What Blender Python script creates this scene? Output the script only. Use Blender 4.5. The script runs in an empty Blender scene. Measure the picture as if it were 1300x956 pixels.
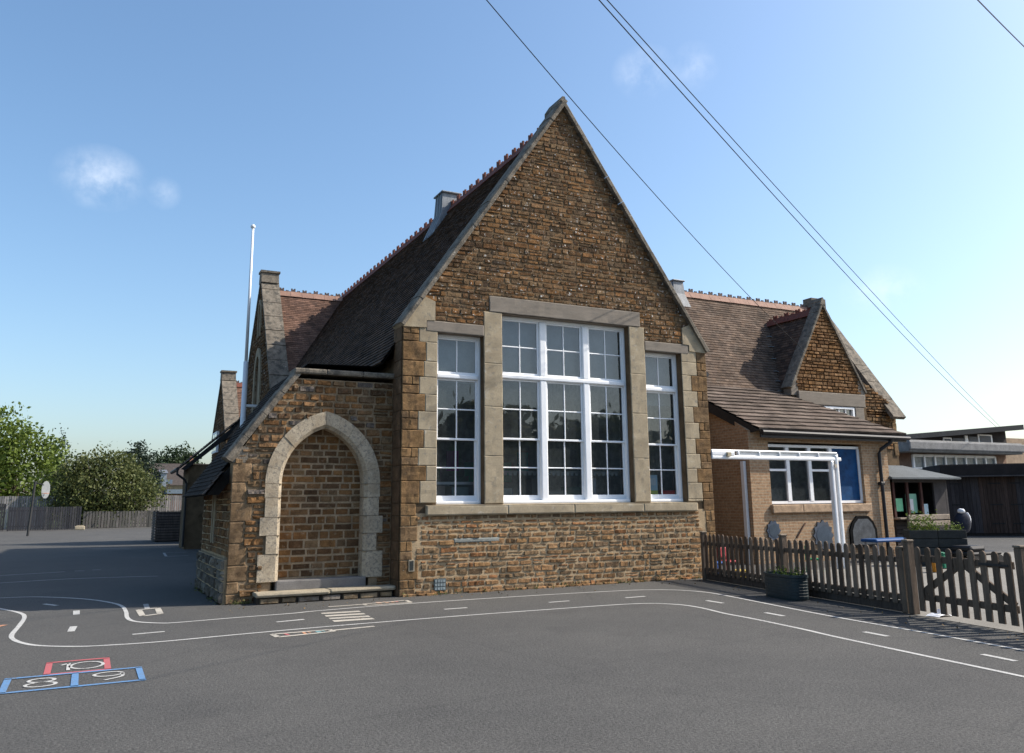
import bpy, math, random
from mathutils import Vector, Matrix, noise, geometry
R=math.radians
random.seed(7)
sc=bpy.context.scene
COL=sc.collection

# ------------------------------------------------------------------ camera (solved from the photograph)
F=1043.04; PIT=.1946; YAW=.4703; ROLL=-.0111
CP=Vector((-5.004,-14.381,1.6))
fw=Vector((math.sin(YAW)*math.cos(PIT),math.cos(YAW)*math.cos(PIT),math.sin(PIT)))
r0=Vector((math.cos(YAW),-math.sin(YAW),0)); u0=r0.cross(fw)
rt=math.cos(ROLL)*r0+math.sin(ROLL)*u0; up=-math.sin(ROLL)*r0+math.cos(ROLL)*u0
cam=bpy.data.objects.new('camera',bpy.data.cameras.new('camera')); COL.objects.link(cam)
cam.matrix_world=Matrix(((rt.x,up.x,-fw.x,CP.x),(rt.y,up.y,-fw.y,CP.y),(rt.z,up.z,-fw.z,CP.z),(0,0,0,1)))
cam.data.sensor_fit='HORIZONTAL'; cam.data.sensor_width=36; cam.data.lens=36*F/1300
cam.data.shift_y=-44.5/1300; cam.data.clip_end=3000; cam.data.clip_start=.1
sc.camera=cam
def ray(x,y): return fw+(x-650)/F*rt-(y-433.5)/F*up
def G(x,y,z=0.):            # ground point under a point of the survey photograph
    d=ray(x,y); t=(z-CP.z)/d.z; return CP+d*t
def XY(x,D):                # plan point at horizontal range D along a bearing
    d=ray(x,600); h=Vector((d.x,d.y)).normalized(); return Vector((CP.x+h.x*D,CP.y+h.y*D))

# ------------------------------------------------------------------ materials
def newmat(name):
    m=bpy.data.materials.new(name); m.use_nodes=True; nt=m.node_tree
    for n in list(nt.nodes): nt.nodes.remove(n)
    out=nt.nodes.new('ShaderNodeOutputMaterial'); b=nt.nodes.new('ShaderNodeBsdfPrincipled')
    nt.links.new(b.outputs[0],out.inputs[0]); return m,nt,b
def N(nt,t,**k):
    n=nt.nodes.new(t)
    for a,v in k.items():
        if a in n.bl_rna.properties: setattr(n,a,v)
        else: n.inputs[a].default_value=v
    return n
def noise_n(nt,co,scale,detail=4,rough=.6):
    n=N(nt,'ShaderNodeTexNoise'); n.inputs['Scale'].default_value=scale; n.inputs['Detail'].default_value=detail
    n.inputs['Roughness'].default_value=rough; nt.links.new(co,n.inputs['Vector']); return n
def ramp(nt,src,p0,p1,c0=(0,0,0,1),c1=(1,1,1,1)):
    r=N(nt,'ShaderNodeValToRGB'); e=r.color_ramp.elements; e[0].position=p0;e[1].position=p1;e[0].color=c0;e[1].color=c1
    nt.links.new(src,r.inputs[0]); return r
def mix(nt,fac,a,b,mode='MIX'):
    m=N(nt,'ShaderNodeMix'); m.data_type='RGBA'; m.blend_type=mode
    for i,v in ((0,fac),(6,a),(7,b)):
        if hasattr(v,'default_value') or hasattr(v,'links'): nt.links.new(v,m.inputs[i])
        elif isinstance(v,(int,float)): m.inputs[i].default_value=v
        else: m.inputs[i].default_value=(*v,1)
    return m.outputs[2]
def mat(name,col=None,rough=.85,var=.35,vs=6,fine=60,fv=.25,bump=.3,bs=60,metal=0,spots=(),spec=.3,stretch=None):
    """col None: base colour from the mesh 'Col' attribute. spots: (colour,scale,lo,hi,amount)"""
    m,nt,b=newmat(name)
    tc=N(nt,'ShaderNodeTexCoord').outputs['Object']
    if stretch:
        mp=N(nt,'ShaderNodeMapping'); mp.inputs['Scale'].default_value=stretch; nt.links.new(tc,mp.inputs[0]); tc=mp.outputs[0]
    if col is None:
        a=N(nt,'ShaderNodeVertexColor'); a.layer_name='Col'; base=a.outputs[0]
    else:
        a=N(nt,'ShaderNodeRGB'); a.outputs[0].default_value=(*col,1); base=a.outputs[0]
    if var:
        n1=noise_n(nt,tc,vs,5); r1=ramp(nt,n1.outputs[0],.3,.7,(1-var,)*3+(1,),(1+var,)*3+(1,))
        base=mix(nt,1.,base,r1.outputs[0],'MULTIPLY')
    if fv:
        n2=noise_n(nt,tc,fine,3,.7); r2=ramp(nt,n2.outputs[0],.3,.7,(1-fv,)*3+(1,),(1+fv,)*3+(1,))
        base=mix(nt,1.,base,r2.outputs[0],'MULTIPLY')
    for i,(c,s,lo,hi,am) in enumerate(spots):
        n=noise_n(nt,tc,s,4,.65); n.inputs['Distortion'].default_value=.3*i
        r=ramp(nt,n.outputs[0],lo,hi,(0,0,0,1),(am,)*3+(1,)); base=mix(nt,r.outputs[0],base,c)
    nt.links.new(base,b.inputs['Base Color'])
    b.inputs['Roughness'].default_value=rough; b.inputs['Metallic'].default_value=metal
    b.inputs['Specular IOR Level'].default_value=spec
    if bump:
        nb=noise_n(nt,tc,bs,6,.7); bp=N(nt,'ShaderNodeBump'); bp.inputs['Strength'].default_value=bump; bp.inputs['Distance'].default_value=.02
        nt.links.new(nb.outputs[0],bp.inputs['Height']); nt.links.new(bp.outputs[0],b.inputs['Normal'])
    return m
LICH=(.55,.54,.5)
M={}
M['stone']=mat('ironstone',rough=.95,var=.4,vs=9,fine=55,fv=.35,bump=.75,bs=38,spec=.1,
   spots=(((.055,.048,.04),3.2,.52,.70,.6),((.27,.235,.18),26,.62,.72,.5),(LICH,15,.625,.65,.9)))
M['stone_low']=mat('ironstone_lower',rough=.95,var=.35,vs=11,fine=55,fv=.3,bump=.6,bs=40,spec=.1,
   spots=(((.4,.34,.25),14,.62,.72,.45),))
M['mortar']=mat('lime_mortar',(.37,.275,.17),rough=.95,var=.25,vs=4,fine=70,fv=.2,bump=.5,bs=50,spec=.1)
M['porch_mortar']=mat('porch_mortar',(.235,.17,.105),rough=.95,var=.35,vs=5,fine=60,fv=.3,bump=.6,bs=40,spec=.1)
M['mortar_mid']=mat('brown_mortar',(.155,.105,.06),rough=.95,var=.4,vs=4,fine=60,fv=.3,bump=.6,bs=40,spec=.1)
M['mortar_dark']=mat('weathered_mortar',(.12,.083,.05),rough=.95,var=.4,vs=2.5,fine=70,fv=.25,bump=.5,bs=50,spec=.1)
M['lime']=mat('dressed_limestone',(.35,.288,.198),rough=.9,var=.16,vs=2.5,fine=40,fv=.12,bump=.2,bs=60,spec=.15,
   spots=(((.25,.20,.135),2.6,.45,.68,.7),((.17,.16,.14),11,.56,.68,.6),((.5,.47,.4),5,.6,.7,.4)))
M['lintel']=mat('grey_lintel_stone',(.205,.175,.142),rough=.9,var=.15,vs=3,fine=50,fv=.12,bump=.15,bs=60,stretch=(1,1,4),
   spots=(((.15,.14,.125),5,.55,.7,.5),))
M['coping']=mat('lichened_coping',(.17,.145,.113),rough=.95,var=.35,vs=5,fine=40,fv=.3,bump=.5,bs=35,
   spots=(((.05,.048,.042),6,.5,.62,.7),(LICH,14,.66,.72,.6)))
M['archstone']=mat('weathered_arch_stone',(.41,.34,.245),rough=.9,var=.2,vs=5,fine=45,fv=.2,bump=.5,bs=45,
   spots=(((.15,.135,.115),20,.5,.6,.7),((.3,.23,.15),3,.5,.66,.6)))
M['quoin']=mat('ironstone_quoin',rough=.92,var=.3,vs=5,fine=45,fv=.2,bump=.45,bs=35,spec=.1,
   spots=(((.085,.055,.032),4,.45,.62,.75),((.26,.17,.08),9,.56,.7,.5),(LICH,16,.70,.74,.6)))
M['tile']=mat('clay_tile',spec=.08,rough=.9,var=.25,vs=1.2,fine=25,fv=.2,bump=.3,bs=60,spots=(((.03,.027,.024),2.2,.5,.68,.5),((.3,.28,.22),22,.72,.76,.4)))
M['ridge']=mat('red_ridge_tile',(.17,.055,.036),rough=.8,var=.3,vs=3,fine=30,fv=.2,bump=.3,bs=50,spots=(((.06,.035,.03),3,.5,.64,.7),))
M['ridge_pale']=mat('pink_ridge_tile',(.26,.155,.115),rough=.8,var=.2,vs=3,fine=30,fv=.2,bump=.3,bs=50)
M['crest']=mat('dark_crest_tile',(.10,.075,.07),rough=.8,var=.3,vs=3,fine=30,fv=.2,bump=.3,bs=50)
M['white']=mat('white_gloss_paint',(.78,.79,.80),rough=.42,var=.05,vs=3,fine=30,fv=.03,bump=.05,bs=30,spec=.5,spots=(((.42,.40,.36),18,.74,.78,.6),))
M['whitemetal']=mat('white_coated_metal',(.72,.73,.74),rough=.35,var=.06,vs=4,fine=30,fv=.05,bump=.02,spec=.5)
M['lead']=mat('lead_sheet',(.17,.185,.20),rough=.55,var=.3,vs=2,fine=20,fv=.15,bump=.2,bs=12,stretch=(6,6,1),spec=.5)
M['fence']=mat('weathered_brown_wood',rough=.85,var=.35,vs=3,fine=20,fv=.3,bump=.35,bs=20,stretch=(6,6,.6),spec=.2)
M['brick']=None
M['black']=mat('black_plastic',(.02,.02,.022),rough=.5,var=.1,fv=.05,bump=0)
M['planter']=mat('dark_green_plastic',(.022,.034,.038),rough=.45,var=.15,vs=4,fv=.1,bump=.05)
M['soil']=mat('potting_soil',(.03,.02,.012),rough=1,bump=.8,bs=30)
M['dark']=mat('dark_room_wall',(.2,.2,.19),rough=.9,bump=0)
M['roomlight']=mat('pale_room_paint',(.6,.6,.57),rough=.9,bump=0)
M['concrete']=mat('step_stone',(.33,.28,.20),rough=.95,var=.2,vs=3,fine=45,fv=.2,bump=.4,bs=40,spots=(((.12,.11,.09),6,.55,.68,.5),))
M['plinthst']=mat('plinth_render',(.17,.16,.15),rough=.95,var=.2,vs=3,fine=45,fv=.2,bump=.4,bs=40)
def vmat(name,**k): return mat(name,None,**k)
M['vc']=vmat('painted_surface',rough=.6,var=.12,vs=4,fine=30,fv=.08,bump=.05)
M['vcr']=vmat('rough_surface',rough=.9,var=.25,vs=3,fine=30,fv=.2,bump=.3,bs=30)
# brick: real brick pattern on world-size coordinates
def brickmat(name,c1,c2,mc):
    m,nt,b=newmat(name)
    g=N(nt,'ShaderNodeNewGeometry'); s=N(nt,'ShaderNodeSeparateXYZ'); nt.links.new(g.outputs['Position'],s.inputs[0])
    ad=N(nt,'ShaderNodeMath',operation='ADD'); nt.links.new(s.outputs[0],ad.inputs[0]); nt.links.new(s.outputs[1],ad.inputs[1])
    c=N(nt,'ShaderNodeCombineXYZ'); nt.links.new(ad.outputs[0],c.inputs[0]); nt.links.new(s.outputs[2],c.inputs[1])
    t=N(nt,'ShaderNodeTexBrick'); t.inputs['Scale'].default_value=1; t.inputs['Brick Width'].default_value=.225; t.inputs['Row Height'].default_value=.075
    t.inputs['Mortar Size'].default_value=.011; t.inputs['Color1'].default_value=(*c1,1); t.inputs['Color2'].default_value=(*c2,1); t.inputs['Mortar'].default_value=(*mc,1)
    t.inputs['Mortar Smooth'].default_value=.3
    nt.links.new(c.outputs[0],t.inputs['Vector'])
    n=noise_n(nt,g.outputs['Position'],14,5); r=ramp(nt,n.outputs[0],.3,.7,(.75,.75,.75,1),(1.25,1.25,1.25,1))
    nt.links.new(mix(nt,1.,t.outputs[0],r.outputs[0],'MULTIPLY'),b.inputs['Base Color']); b.inputs['Roughness'].default_value=.9
    b.inputs['Specular IOR Level'].default_value=.15
    bp=N(nt,'ShaderNodeBump'); bp.inputs['Strength'].default_value=.4; bp.inputs['Distance'].default_value=.01; bp.invert=True
    nt.links.new(t.outputs[1],bp.inputs['Height']); nt.links.new(bp.outputs[0],b.inputs['Normal'])
    return m
M['brick']=brickmat('buff_brick',(.36,.235,.14),(.29,.18,.105),(.35,.275,.19))
M['redbrick']=brickmat('red_brick',(.27,.12,.08),(.22,.10,.07),(.3,.26,.2))
# glass: see-through pane with real reflections
def glassmat(name,tint=(.75,.8,.82),rough=.015,wav=.006):
    m=bpy.data.materials.new(name); m.use_nodes=True; nt=m.node_tree
    for n in list(nt.nodes): nt.nodes.remove(n)
    out=N(nt,'ShaderNodeOutputMaterial'); tr=N(nt,'ShaderNodeBsdfTransparent'); tr.inputs[0].default_value=(*tint,1)
    gl=N(nt,'ShaderNodeBsdfGlossy'); gl.inputs['Roughness'].default_value=rough
    fr=N(nt,'ShaderNodeFresnel'); fr.inputs[0].default_value=1.55
    tc=N(nt,'ShaderNodeTexCoord'); n=noise_n(nt,tc.outputs['Object'],1.6,2); bp=N(nt,'ShaderNodeBump'); bp.inputs['Strength'].default_value=wav; bp.inputs['Distance'].default_value=.1
    nt.links.new(n.outputs[0],bp.inputs['Height']); nt.links.new(bp.outputs[0],gl.inputs['Normal'])
    mu=N(nt,'ShaderNodeMath',operation='MULTIPLY'); mu.inputs[1].default_value=2.1; mu.use_clamp=True; nt.links.new(fr.outputs[0],mu.inputs[0])
    mx=N(nt,'ShaderNodeMixShader'); nt.links.new(mu.outputs[0],mx.inputs[0]); nt.links.new(tr.outputs[0],mx.inputs[1]); nt.links.new(gl.outputs[0],mx.inputs[2])
    df=N(nt,'ShaderNodeBsdfDiffuse'); df.inputs[0].default_value=(.42,.48,.5,1); m3=N(nt,'ShaderNodeMixShader'); nd=noise_n(nt,tc.outputs['Object'],3,5,.65); rd=ramp(nt,nd.outputs[0],.3,.7,(.035,.035,.035,1),(.075,.075,.075,1)); nt.links.new(rd.outputs[0],m3.inputs[0]); nt.links.new(mx.outputs[0],m3.inputs[1]); nt.links.new(df.outputs[0],m3.inputs[2])
    nt.links.new(m3.outputs[0],out.inputs[0]); return m
M['glass']=glassmat('window_glass')

# asphalt
def asphalt():
    m,nt,b=newmat('asphalt'); g=N(nt,'ShaderNodeNewGeometry').outputs['Position']
    base=(.071,.069,.065)
    n1=noise_n(nt,g,.35,5); r1=ramp(nt,n1.outputs[0],.3,.7,(.86,.86,.87,1),(1.12,1.11,1.1,1))
    n2=noise_n(nt,g,42,3,.9); r2=ramp(nt,n2.outputs[0],.36,.64,(.5,.5,.5,1),(1.6,1.6,1.58,1))
    n3=noise_n(nt,g,6,6,.7); r3=ramp(nt,n3.outputs[0],.3,.7,(.9,.9,.9,1),(1.08,1.08,1.08,1))
    c=mix(nt,1.,base,r1.outputs[0],'MULTIPLY'); c=mix(nt,1.,c,r2.outputs[0],'MULTIPLY'); c=mix(nt,1.,c,r3.outputs[0],'MULTIPLY')
    n4=noise_n(nt,g,22,3,.8); r4=ramp(nt,n4.outputs[0],.73,.76,(0,0,0,1),(.5,.5,.5,1)); c=mix(nt,r4.outputs[0],c,(.3,.28,.24))
    n5=noise_n(nt,g,.8,4,.6); r5=ramp(nt,n5.outputs[0],.56,.70,(1,1,1,1),(.87,.87,.88,1)); c=mix(nt,1.,c,r5.outputs[0],'MULTIPLY')
    # old cracks
    v=N(nt,'ShaderNodeTexVoronoi'); v.feature='DISTANCE_TO_EDGE'; v.inputs['Scale'].default_value=.22
    w=noise_n(nt,g,1.2,4); mv=N(nt,'ShaderNodeMix'); mv.data_type='VECTOR'; mv.inputs[0].default_value=.12; nt.links.new(g,mv.inputs[4]); nt.links.new(w.outputs[1],mv.inputs[5])
    nt.links.new(mv.outputs[1],v.inputs['Vector']); rc=ramp(nt,v.outputs['Distance'],.0,.0012,(.3,.3,.3,1),(0,0,0,1)); c=mix(nt,rc.outputs[0],c,(.03,.03,.03))
    nt.links.new(c,b.inputs['Base Color']); b.inputs['Roughness'].default_value=.92; b.inputs['Specular IOR Level'].default_value=.25
    bp=N(nt,'ShaderNodeBump'); bp.inputs['Strength'].default_value=.7; bp.inputs['Distance'].default_value=.012; nt.links.new(n2.outputs[0],bp.inputs['Height']); nt.links.new(bp.outputs[0],b.inputs['Normal'])
    return m
M['asphalt']=asphalt()
def paintmat(name,col,wear=.5):
    m,nt,b=newmat(name); g=N(nt,'ShaderNodeNewGeometry').outputs['Position']
    n=noise_n(nt,g,60,3,.8); r=ramp(nt,n.outputs[0],.60-.2*wear,.72-.15*wear,(0,0,0,1),(1,1,1,1))
    n2=noise_n(nt,g,3,3); r2=ramp(nt,n2.outputs[0],.35,.65,(.25,.25,.25,1),(1,1,1,1))
    f=N(nt,'ShaderNodeMath',operation='MULTIPLY'); nt.links.new(r.outputs[0],f.inputs[0]); nt.links.new(r2.outputs[0],f.inputs[1])
    c=mix(nt,f.outputs[0],col,(.12,.117,.112)); nt.links.new(c,b.inputs['Base Color']); b.inputs['Roughness'].default_value=.8; return m
M['pwhite']=paintmat('white_road_paint',(.46,.45,.42),.7); M['pworn']=paintmat('worn_road_paint',(.33,.33,.32),1)
M['pcream']=paintmat('cream_road_paint',(.45,.41,.34),.8); M['pred']=paintmat('red_road_paint',(.42,.08,.085),.7); M['pblue']=paintmat('blue_road_paint',(.085,.21,.40),.7)
M['porange']=paintmat('orange_road_paint',(.5,.22,.1),.9); M['pteal']=paintmat('teal_road_paint',(.1,.3,.32),.8)
M['slab']=mat('pale_paving',(.19,.178,.155),rough=.95,var=.15,vs=.8,fine=40,fv=.15,bump=.3,bs=40)
M['leaf']=None
def leafmat(name,c,c2):
    m,nt,b=newmat(name); a=N(nt,'ShaderNodeVertexColor'); a.layer_name='Col'
    c_=mix(nt,a.outputs[0],c,c2); nt.links.new(c_,b.inputs['Base Color']); b.inputs['Roughness'].default_value=.6
    b.inputs['Specular IOR Level'].default_value=.25
    try: b.inputs['Transmission Weight'].default_value=0
    except: pass
    tl=N(nt,'ShaderNodeBsdfTranslucent'); nt.links.new(c_,tl.inputs[0]); mx=N(nt,'ShaderNodeMixShader'); mx.inputs[0].default_value=.3
    out=[n for n in nt.nodes if n.type=='OUTPUT_MATERIAL'][0]
    nt.links.new(b.outputs[0],mx.inputs[1]); nt.links.new(tl.outputs[0],mx.inputs[2]); nt.links.new(mx.outputs[0],out.inputs[0]); return m
M['leaf_green']=leafmat('bright_green_leaf',(.05,.085,.015),(.16,.21,.035))
M['leaf_olive']=leafmat('olive_leaf',(.045,.065,.018),(.15,.16,.055))
M['leaf_dark']=leafmat('dark_green_leaf',(.02,.035,.015),(.05,.075,.03))
M['leaf_blue']=leafmat('conifer_needle',(.02,.035,.022),(.045,.065,.045))
M['bark']=mat('tree_bark',(.09,.07,.05),rough=.95,bump=.6,bs=10,stretch=(3,3,.5))

# ------------------------------------------------------------------ mesh builder
class MB:
    def __init__(s): s.v=[];s.f=[];s.c=[];s.m=[]
    def vert(s,p): s.v.append(tuple(p)); return len(s.v)-1
    def face(s,idx,col=(1,1,1),mi=0): s.f.append(tuple(idx)); s.c.append(col); s.m.append(mi)
    def quad(s,*p,col=(1,1,1),mi=0): s.face([s.vert(q) for q in p],col,mi)
    def box(s,x0,x1,y0,y1,z0,z1,col=(1,1,1),mi=0,T=None):
        P=[Vector((x,y,z)) for z in (z0,z1) for y in (y0,y1) for x in (x0,x1)]
        if T: P=[T(p) for p in P]
        i=[s.vert(p) for p in P]
        for q in ((0,2,3,1),(4,5,7,6),(0,1,5,4),(2,6,7,3),(0,4,6,2),(1,3,7,5)): s.face([i[k] for k in q],col,mi)
    def bbox(s,x0,x1,y0,y1,z0,z1,b=.008,col=(1,1,1),mi=0,T=None):   # softened box: chamfer on all x/z front edges
        prof=[(x0+b,z0),(x1-b,z0),(x1,z0+b),(x1,z1-b),(x1-b,z1),(x0+b,z1),(x0,z1-b),(x0,z0+b)]
        inner=[(max(x0+b,min(x1-b,x)),max(z0+b,min(z1-b,z))) for x,z in prof]
        T=T or (lambda p:p)
        a=[s.vert(T(Vector((x,y1,z)))) for x,z in prof]; c=[s.vert(T(Vector((x,y0+b,z)))) for x,z in prof]; e=[s.vert(T(Vector((x*1.,y0,z)))) for x,z in [((x0+2*b if x<(x0+x1)/2 else x1-2*b),(z0+2*b if z<(z0+z1)/2 else z1-2*b)) for x,z in prof]]
        n=8
        for i in range(n):
            j=(i+1)%n; s.face((a[i],c[i],c[j],a[j]),col,mi); s.face((c[i],e[i],e[j],c[j]),col,mi)
        s.face(e[::-1],col,mi); s.face(a,col,mi)
    def prism(s,poly,fa,fb,col=(1,1,1),mi=0):     # poly 2D list, fa/fb map (u,v)->3D for both ends
        a=[s.vert(fa(*p)) for p in poly]; b=[s.vert(fb(*p)) for p in poly]; n=len(poly)
        s.face(a,col,mi); s.face(b[::-1],col,mi)
        for i in range(n):
            j=(i+1)%n; s.face((a[j],a[i],b[i],b[j]),col,mi)
    def tube(s,pts,r,n=8,col=(1,1,1),mi=0,cap=True):
        pts=[Vector(p) for p in pts]; rings=[]
        rr=r if isinstance(r,(list,tuple)) else [r]*len(pts)
        for i,p in enumerate(pts):
            d=(pts[min(i+1,len(pts)-1)]-pts[max(i-1,0)]).normalized()
            a=d.cross(Vector((0,0,1)))
            if a.length<.05: a=d.cross(Vector((1,0,0)))
            a.normalize(); b=d.cross(a)
            rings.append([s.vert(p+(a*math.cos(2*math.pi*k/n)+b*math.sin(2*math.pi*k/n))*rr[i]) for k in range(n)])
        for A,B in zip(rings,rings[1:]):
            for k in range(n): s.face((A[k],A[(k+1)%n],B[(k+1)%n],B[k]),col,mi)
        if cap: s.face(rings[0][::-1],col,mi); s.face(rings[-1],col,mi)
    def build(s,name,mats,parent=None,smooth=False,kind=None,**tags):
        L=Vector((0,0,0)); q=parent
        while q is not None: L=L+Vector(q.location); q=q.parent
        me=bpy.data.meshes.new(name); me.from_pydata([(x-L.x,y-L.y,z-L.z) for x,y,z in s.v],[],s.f)
        if not isinstance(mats,(list,tuple)): mats=[mats]
        for m in mats: me.materials.append(m)
        ca=me.color_attributes.new('Col','FLOAT_COLOR','CORNER'); buf=[]
        for f,c in zip(s.f,s.c): buf.extend((c[0],c[1],c[2],1.)*len(f))
        ca.data.foreach_set('color',buf)
        me.polygons.foreach_set('material_index',s.m)
        if smooth: me.polygons.foreach_set('use_smooth',[True]*len(s.f))
        me.update()
        o=bpy.data.objects.new(name,me); COL.objects.link(o)
        if parent: o.parent=parent
        tag(o,kind=kind,**tags); return o
def tag(o,label=None,cat=None,group=None,kind=None):
    if label: o['label']=label
    if cat: o['category']=cat
    if group: o['group']=group
    if kind: o['kind']=kind
    return o
def thing(name,label,cat,loc,group=None):
    o=bpy.data.objects.new(name,None); COL.objects.link(o); o.location=loc; o.empty_display_size=.3
    return tag(o,label,cat,group)
def part(name,mb,m,parent,**k): return mb.build(name,m,parent,**k)
def jit(c,a): k=1+random.uniform(-a,a); return tuple(x*k for x in c)

# ------------------------------------------------------------------ coursed rubble, stone by stone
def rubble(mb,P,z0,z1,ivl,ch=(.08,.13),cw=(.14,.36),joint=.012,prot=.03,pal=None,seed=1,neat=.0,res=.05,drop=0.):
    rnd=random.Random(seed); z=z0
    while z<z1-.02:
        h=rnd.uniform(*ch)
        if z+h>z1-.04: h=z1-z
        for (a,b) in ivl(z+h/2):
            if b-a<.03: continue
            x=a
            while x<b-1e-6:
                w=rnd.uniform(*cw)
                if b-(x+w)<cw[0]*.6: w=b-x
                if rnd.random()<.10 and h>.1 and w>.2 and not neat:   # two thin stones instead of one
                    subs=[(z,z+h*.5),(z+h*.5,z+h)]
                else: subs=[(z,z+h)]
                for (za,zb) in subs:
                    if rnd.random()<drop: continue
                    stone(mb,P,x+joint/2,x+w-joint/2,za+joint/2,zb-joint/2,prot*rnd.uniform(.55,1.2),rnd,jit(rnd.choice(pal),.22),neat,res)
                x+=w
        z+=h
def stone(mb,P,a,b,c,d,prot,rnd,col,neat,res):
    ed=prot-.007 if neat>.95 else (prot*.62 if neat>.55 else -.012)
    nu=max(3,int((b-a)/res)+2); nv=max(3,int((d-c)/res)+2)
    j=.010*(1-neat); q=[(rnd.uniform(-j,j),rnd.uniform(-j,j)) for _ in range(4)]
    tilt=rnd.uniform(-.35,.35)*(1-neat); tv=rnd.uniform(-.4,.25)*(1-neat); so=rnd.uniform(0,100)
    idx=[[0]*(nv+1) for _ in range(nu+1)]
    wv=.006*(1-neat*.7)
    for i in range(nu+1):
        for k in range(nv+1):
            s=i/nu;t=k/nv
            # rows close to the edge are pulled in so that the bevel stays narrow
            if i==1: s=min(.3,.014/(b-a)+.0)
            if i==nu-1: s=1-min(.3,.014/(b-a))
            if k==1: t=min(.3,.014/(d-c))
            if k==nv-1: t=1-min(.3,.014/(d-c))
            ox=(q[0][0]*(1-s)*(1-t)+q[1][0]*s*(1-t)+q[2][0]*s*t+q[3][0]*(1-s)*t)
            oz=(q[0][1]*(1-s)*(1-t)+q[1][1]*s*(1-t)+q[2][1]*s*t+q[3][1]*(1-s)*t)
            u=a+(b-a)*s+ox; v=c+(d-c)*t+oz
            edge=(i in(0,nu)) or (k in(0,nv))
            nz=noise.noise(Vector((u*9+so,v*9,so)))*.6+noise.noise(Vector((u*26+so,v*26,so)))*.6
            if edge:
                n=ed; u+=noise.noise(Vector((u*30,v*30,so)))*wv; v+=noise.noise(Vector((u*30,v*30,so+9)))*wv
            else:
                n=prot*(1+(s-.5)*tilt+(t-.5)*tv+nz*(.9-.6*neat))
            idx[i][k]=mb.vert(P(u,v,n))
    for i in range(nu):
        for k in range(nv): mb.face((idx[i][k],idx[i+1][k],idx[i+1][k+1],idx[i][k+1]),col)
def front(y): return lambda u,v,n: (u,y-n,v)
def leftp(x): return lambda u,v,n: (x-n,-u,v)     # u runs towards the camera (-y)
IR=[(.20,.125,.068),(.165,.10,.055),(.235,.145,.075),(.14,.09,.055),(.19,.13,.08),(.115,.08,.055),(.22,.165,.11),(.16,.12,.085),(.24,.14,.07),(.21,.14,.085)]
IR=[(r_*.79,g_*.68,b_*.55) for r_,g_,b_ in IR]
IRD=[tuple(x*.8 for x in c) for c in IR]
IRL=[(.24,.165,.105),(.20,.135,.085),(.28,.19,.12),(.25,.145,.085),(.19,.15,.11),(.23,.18,.13),(.29,.20,.12),(.16,.125,.095),(.25,.18,.12)]

# ------------------------------------------------------------------ roofs, tile by tile
def tiles(mb,A,B,Cc,D,gauge=.1,tw=.165,th=.014,pal=((.1,.06,.05),),seed=3,clip=None,jitn=.006):
    """A,B eaves left/right; D,Cc top left/right. Courses run A->B."""
    rnd=random.Random(seed); A,B,Cc,D=map(Vector,(A,B,Cc,D))
    nor=(B-A).cross(D-A).normalized()
    if nor.z<0: nor=-nor
    H=(D-A).length; n=max(1,int(H/gauge)); 
    for r in range(n):
        t0=r/n; t1=min(1,(r+1.25)/n)
        L0=A.lerp(D,t0);R0=B.lerp(Cc,t0);L1=A.lerp(D,t1);R1=B.lerp(Cc,t1)
        W=(R0-L0).length; m=max(1,int(W/tw)); off=(r%2)*.5
        cj=rnd.uniform(.9,1.1)
        for k in range(-1,m+1):
            s0=max(0,(k+off)/m); s1=min(1,(k+1+off)/m)
            if s1-s0<.002: continue
            e=.0025/W
            lift=rnd.uniform(0,jitn); lift2=rnd.uniform(0,jitn); dz=rnd.uniform(-.004,.004)
            a=L0.lerp(R0,s0+e)+nor*(th+lift); b=L0.lerp(R0,s1-e)+nor*(th+lift2)
            c=L1.lerp(R1,s1-e)+nor*.002; d=L1.lerp(R1,s0+e)+nor*.002
            if clip and not clip((a+c)/2): continue
            c0=rnd.choice(pal); kk=cj*rnd.uniform(.82,1.18); col=tuple(x*kk for x in c0)
            i=[mb.vert(p) for p in (a,b,c,d,a-nor*th*1.3,b-nor*th*1.3)]
            mb.face((i[0],i[1],i[2],i[3]),col); mb.face((i[4],i[5],i[1],i[0]),col)
    # continuous underside so nothing shows through
    i=[mb.vert(p-nor*.03) for p in (A,B,Cc,D)]; mb.face(i,(.02,.018,.016))

# ------------------------------------------------------------------ GROUND
def flat(name,poly,z,m,label=None,kind='structure'):
    mb=MB(); mb.quad(*[(x,y,z) for x,y in poly]); return mb.build(name,m,kind=kind)
flat('playground_asphalt',[(-700,-300),(700,-300),(700,1200),(-700,1200)],0,M['asphalt'])
FX=lambda y: 5.17+.18*(y+7.83)       # fence line
flat('yard_paving',[(FX(-9.5)-.03,-9.5),(26,-9.5),(26,2.4),(FX(-.2),-.2)],.006,M['slab'])
grass=mat('rough_grass',(.06,.085,.03),rough=1,var=.4,vs=.5,fine=10,fv=.3,bump=.6,bs=5)
flat('grass_field',[(-300,68),(300,68),(500,1100),(-500,1100)],.02,grass)

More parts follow.
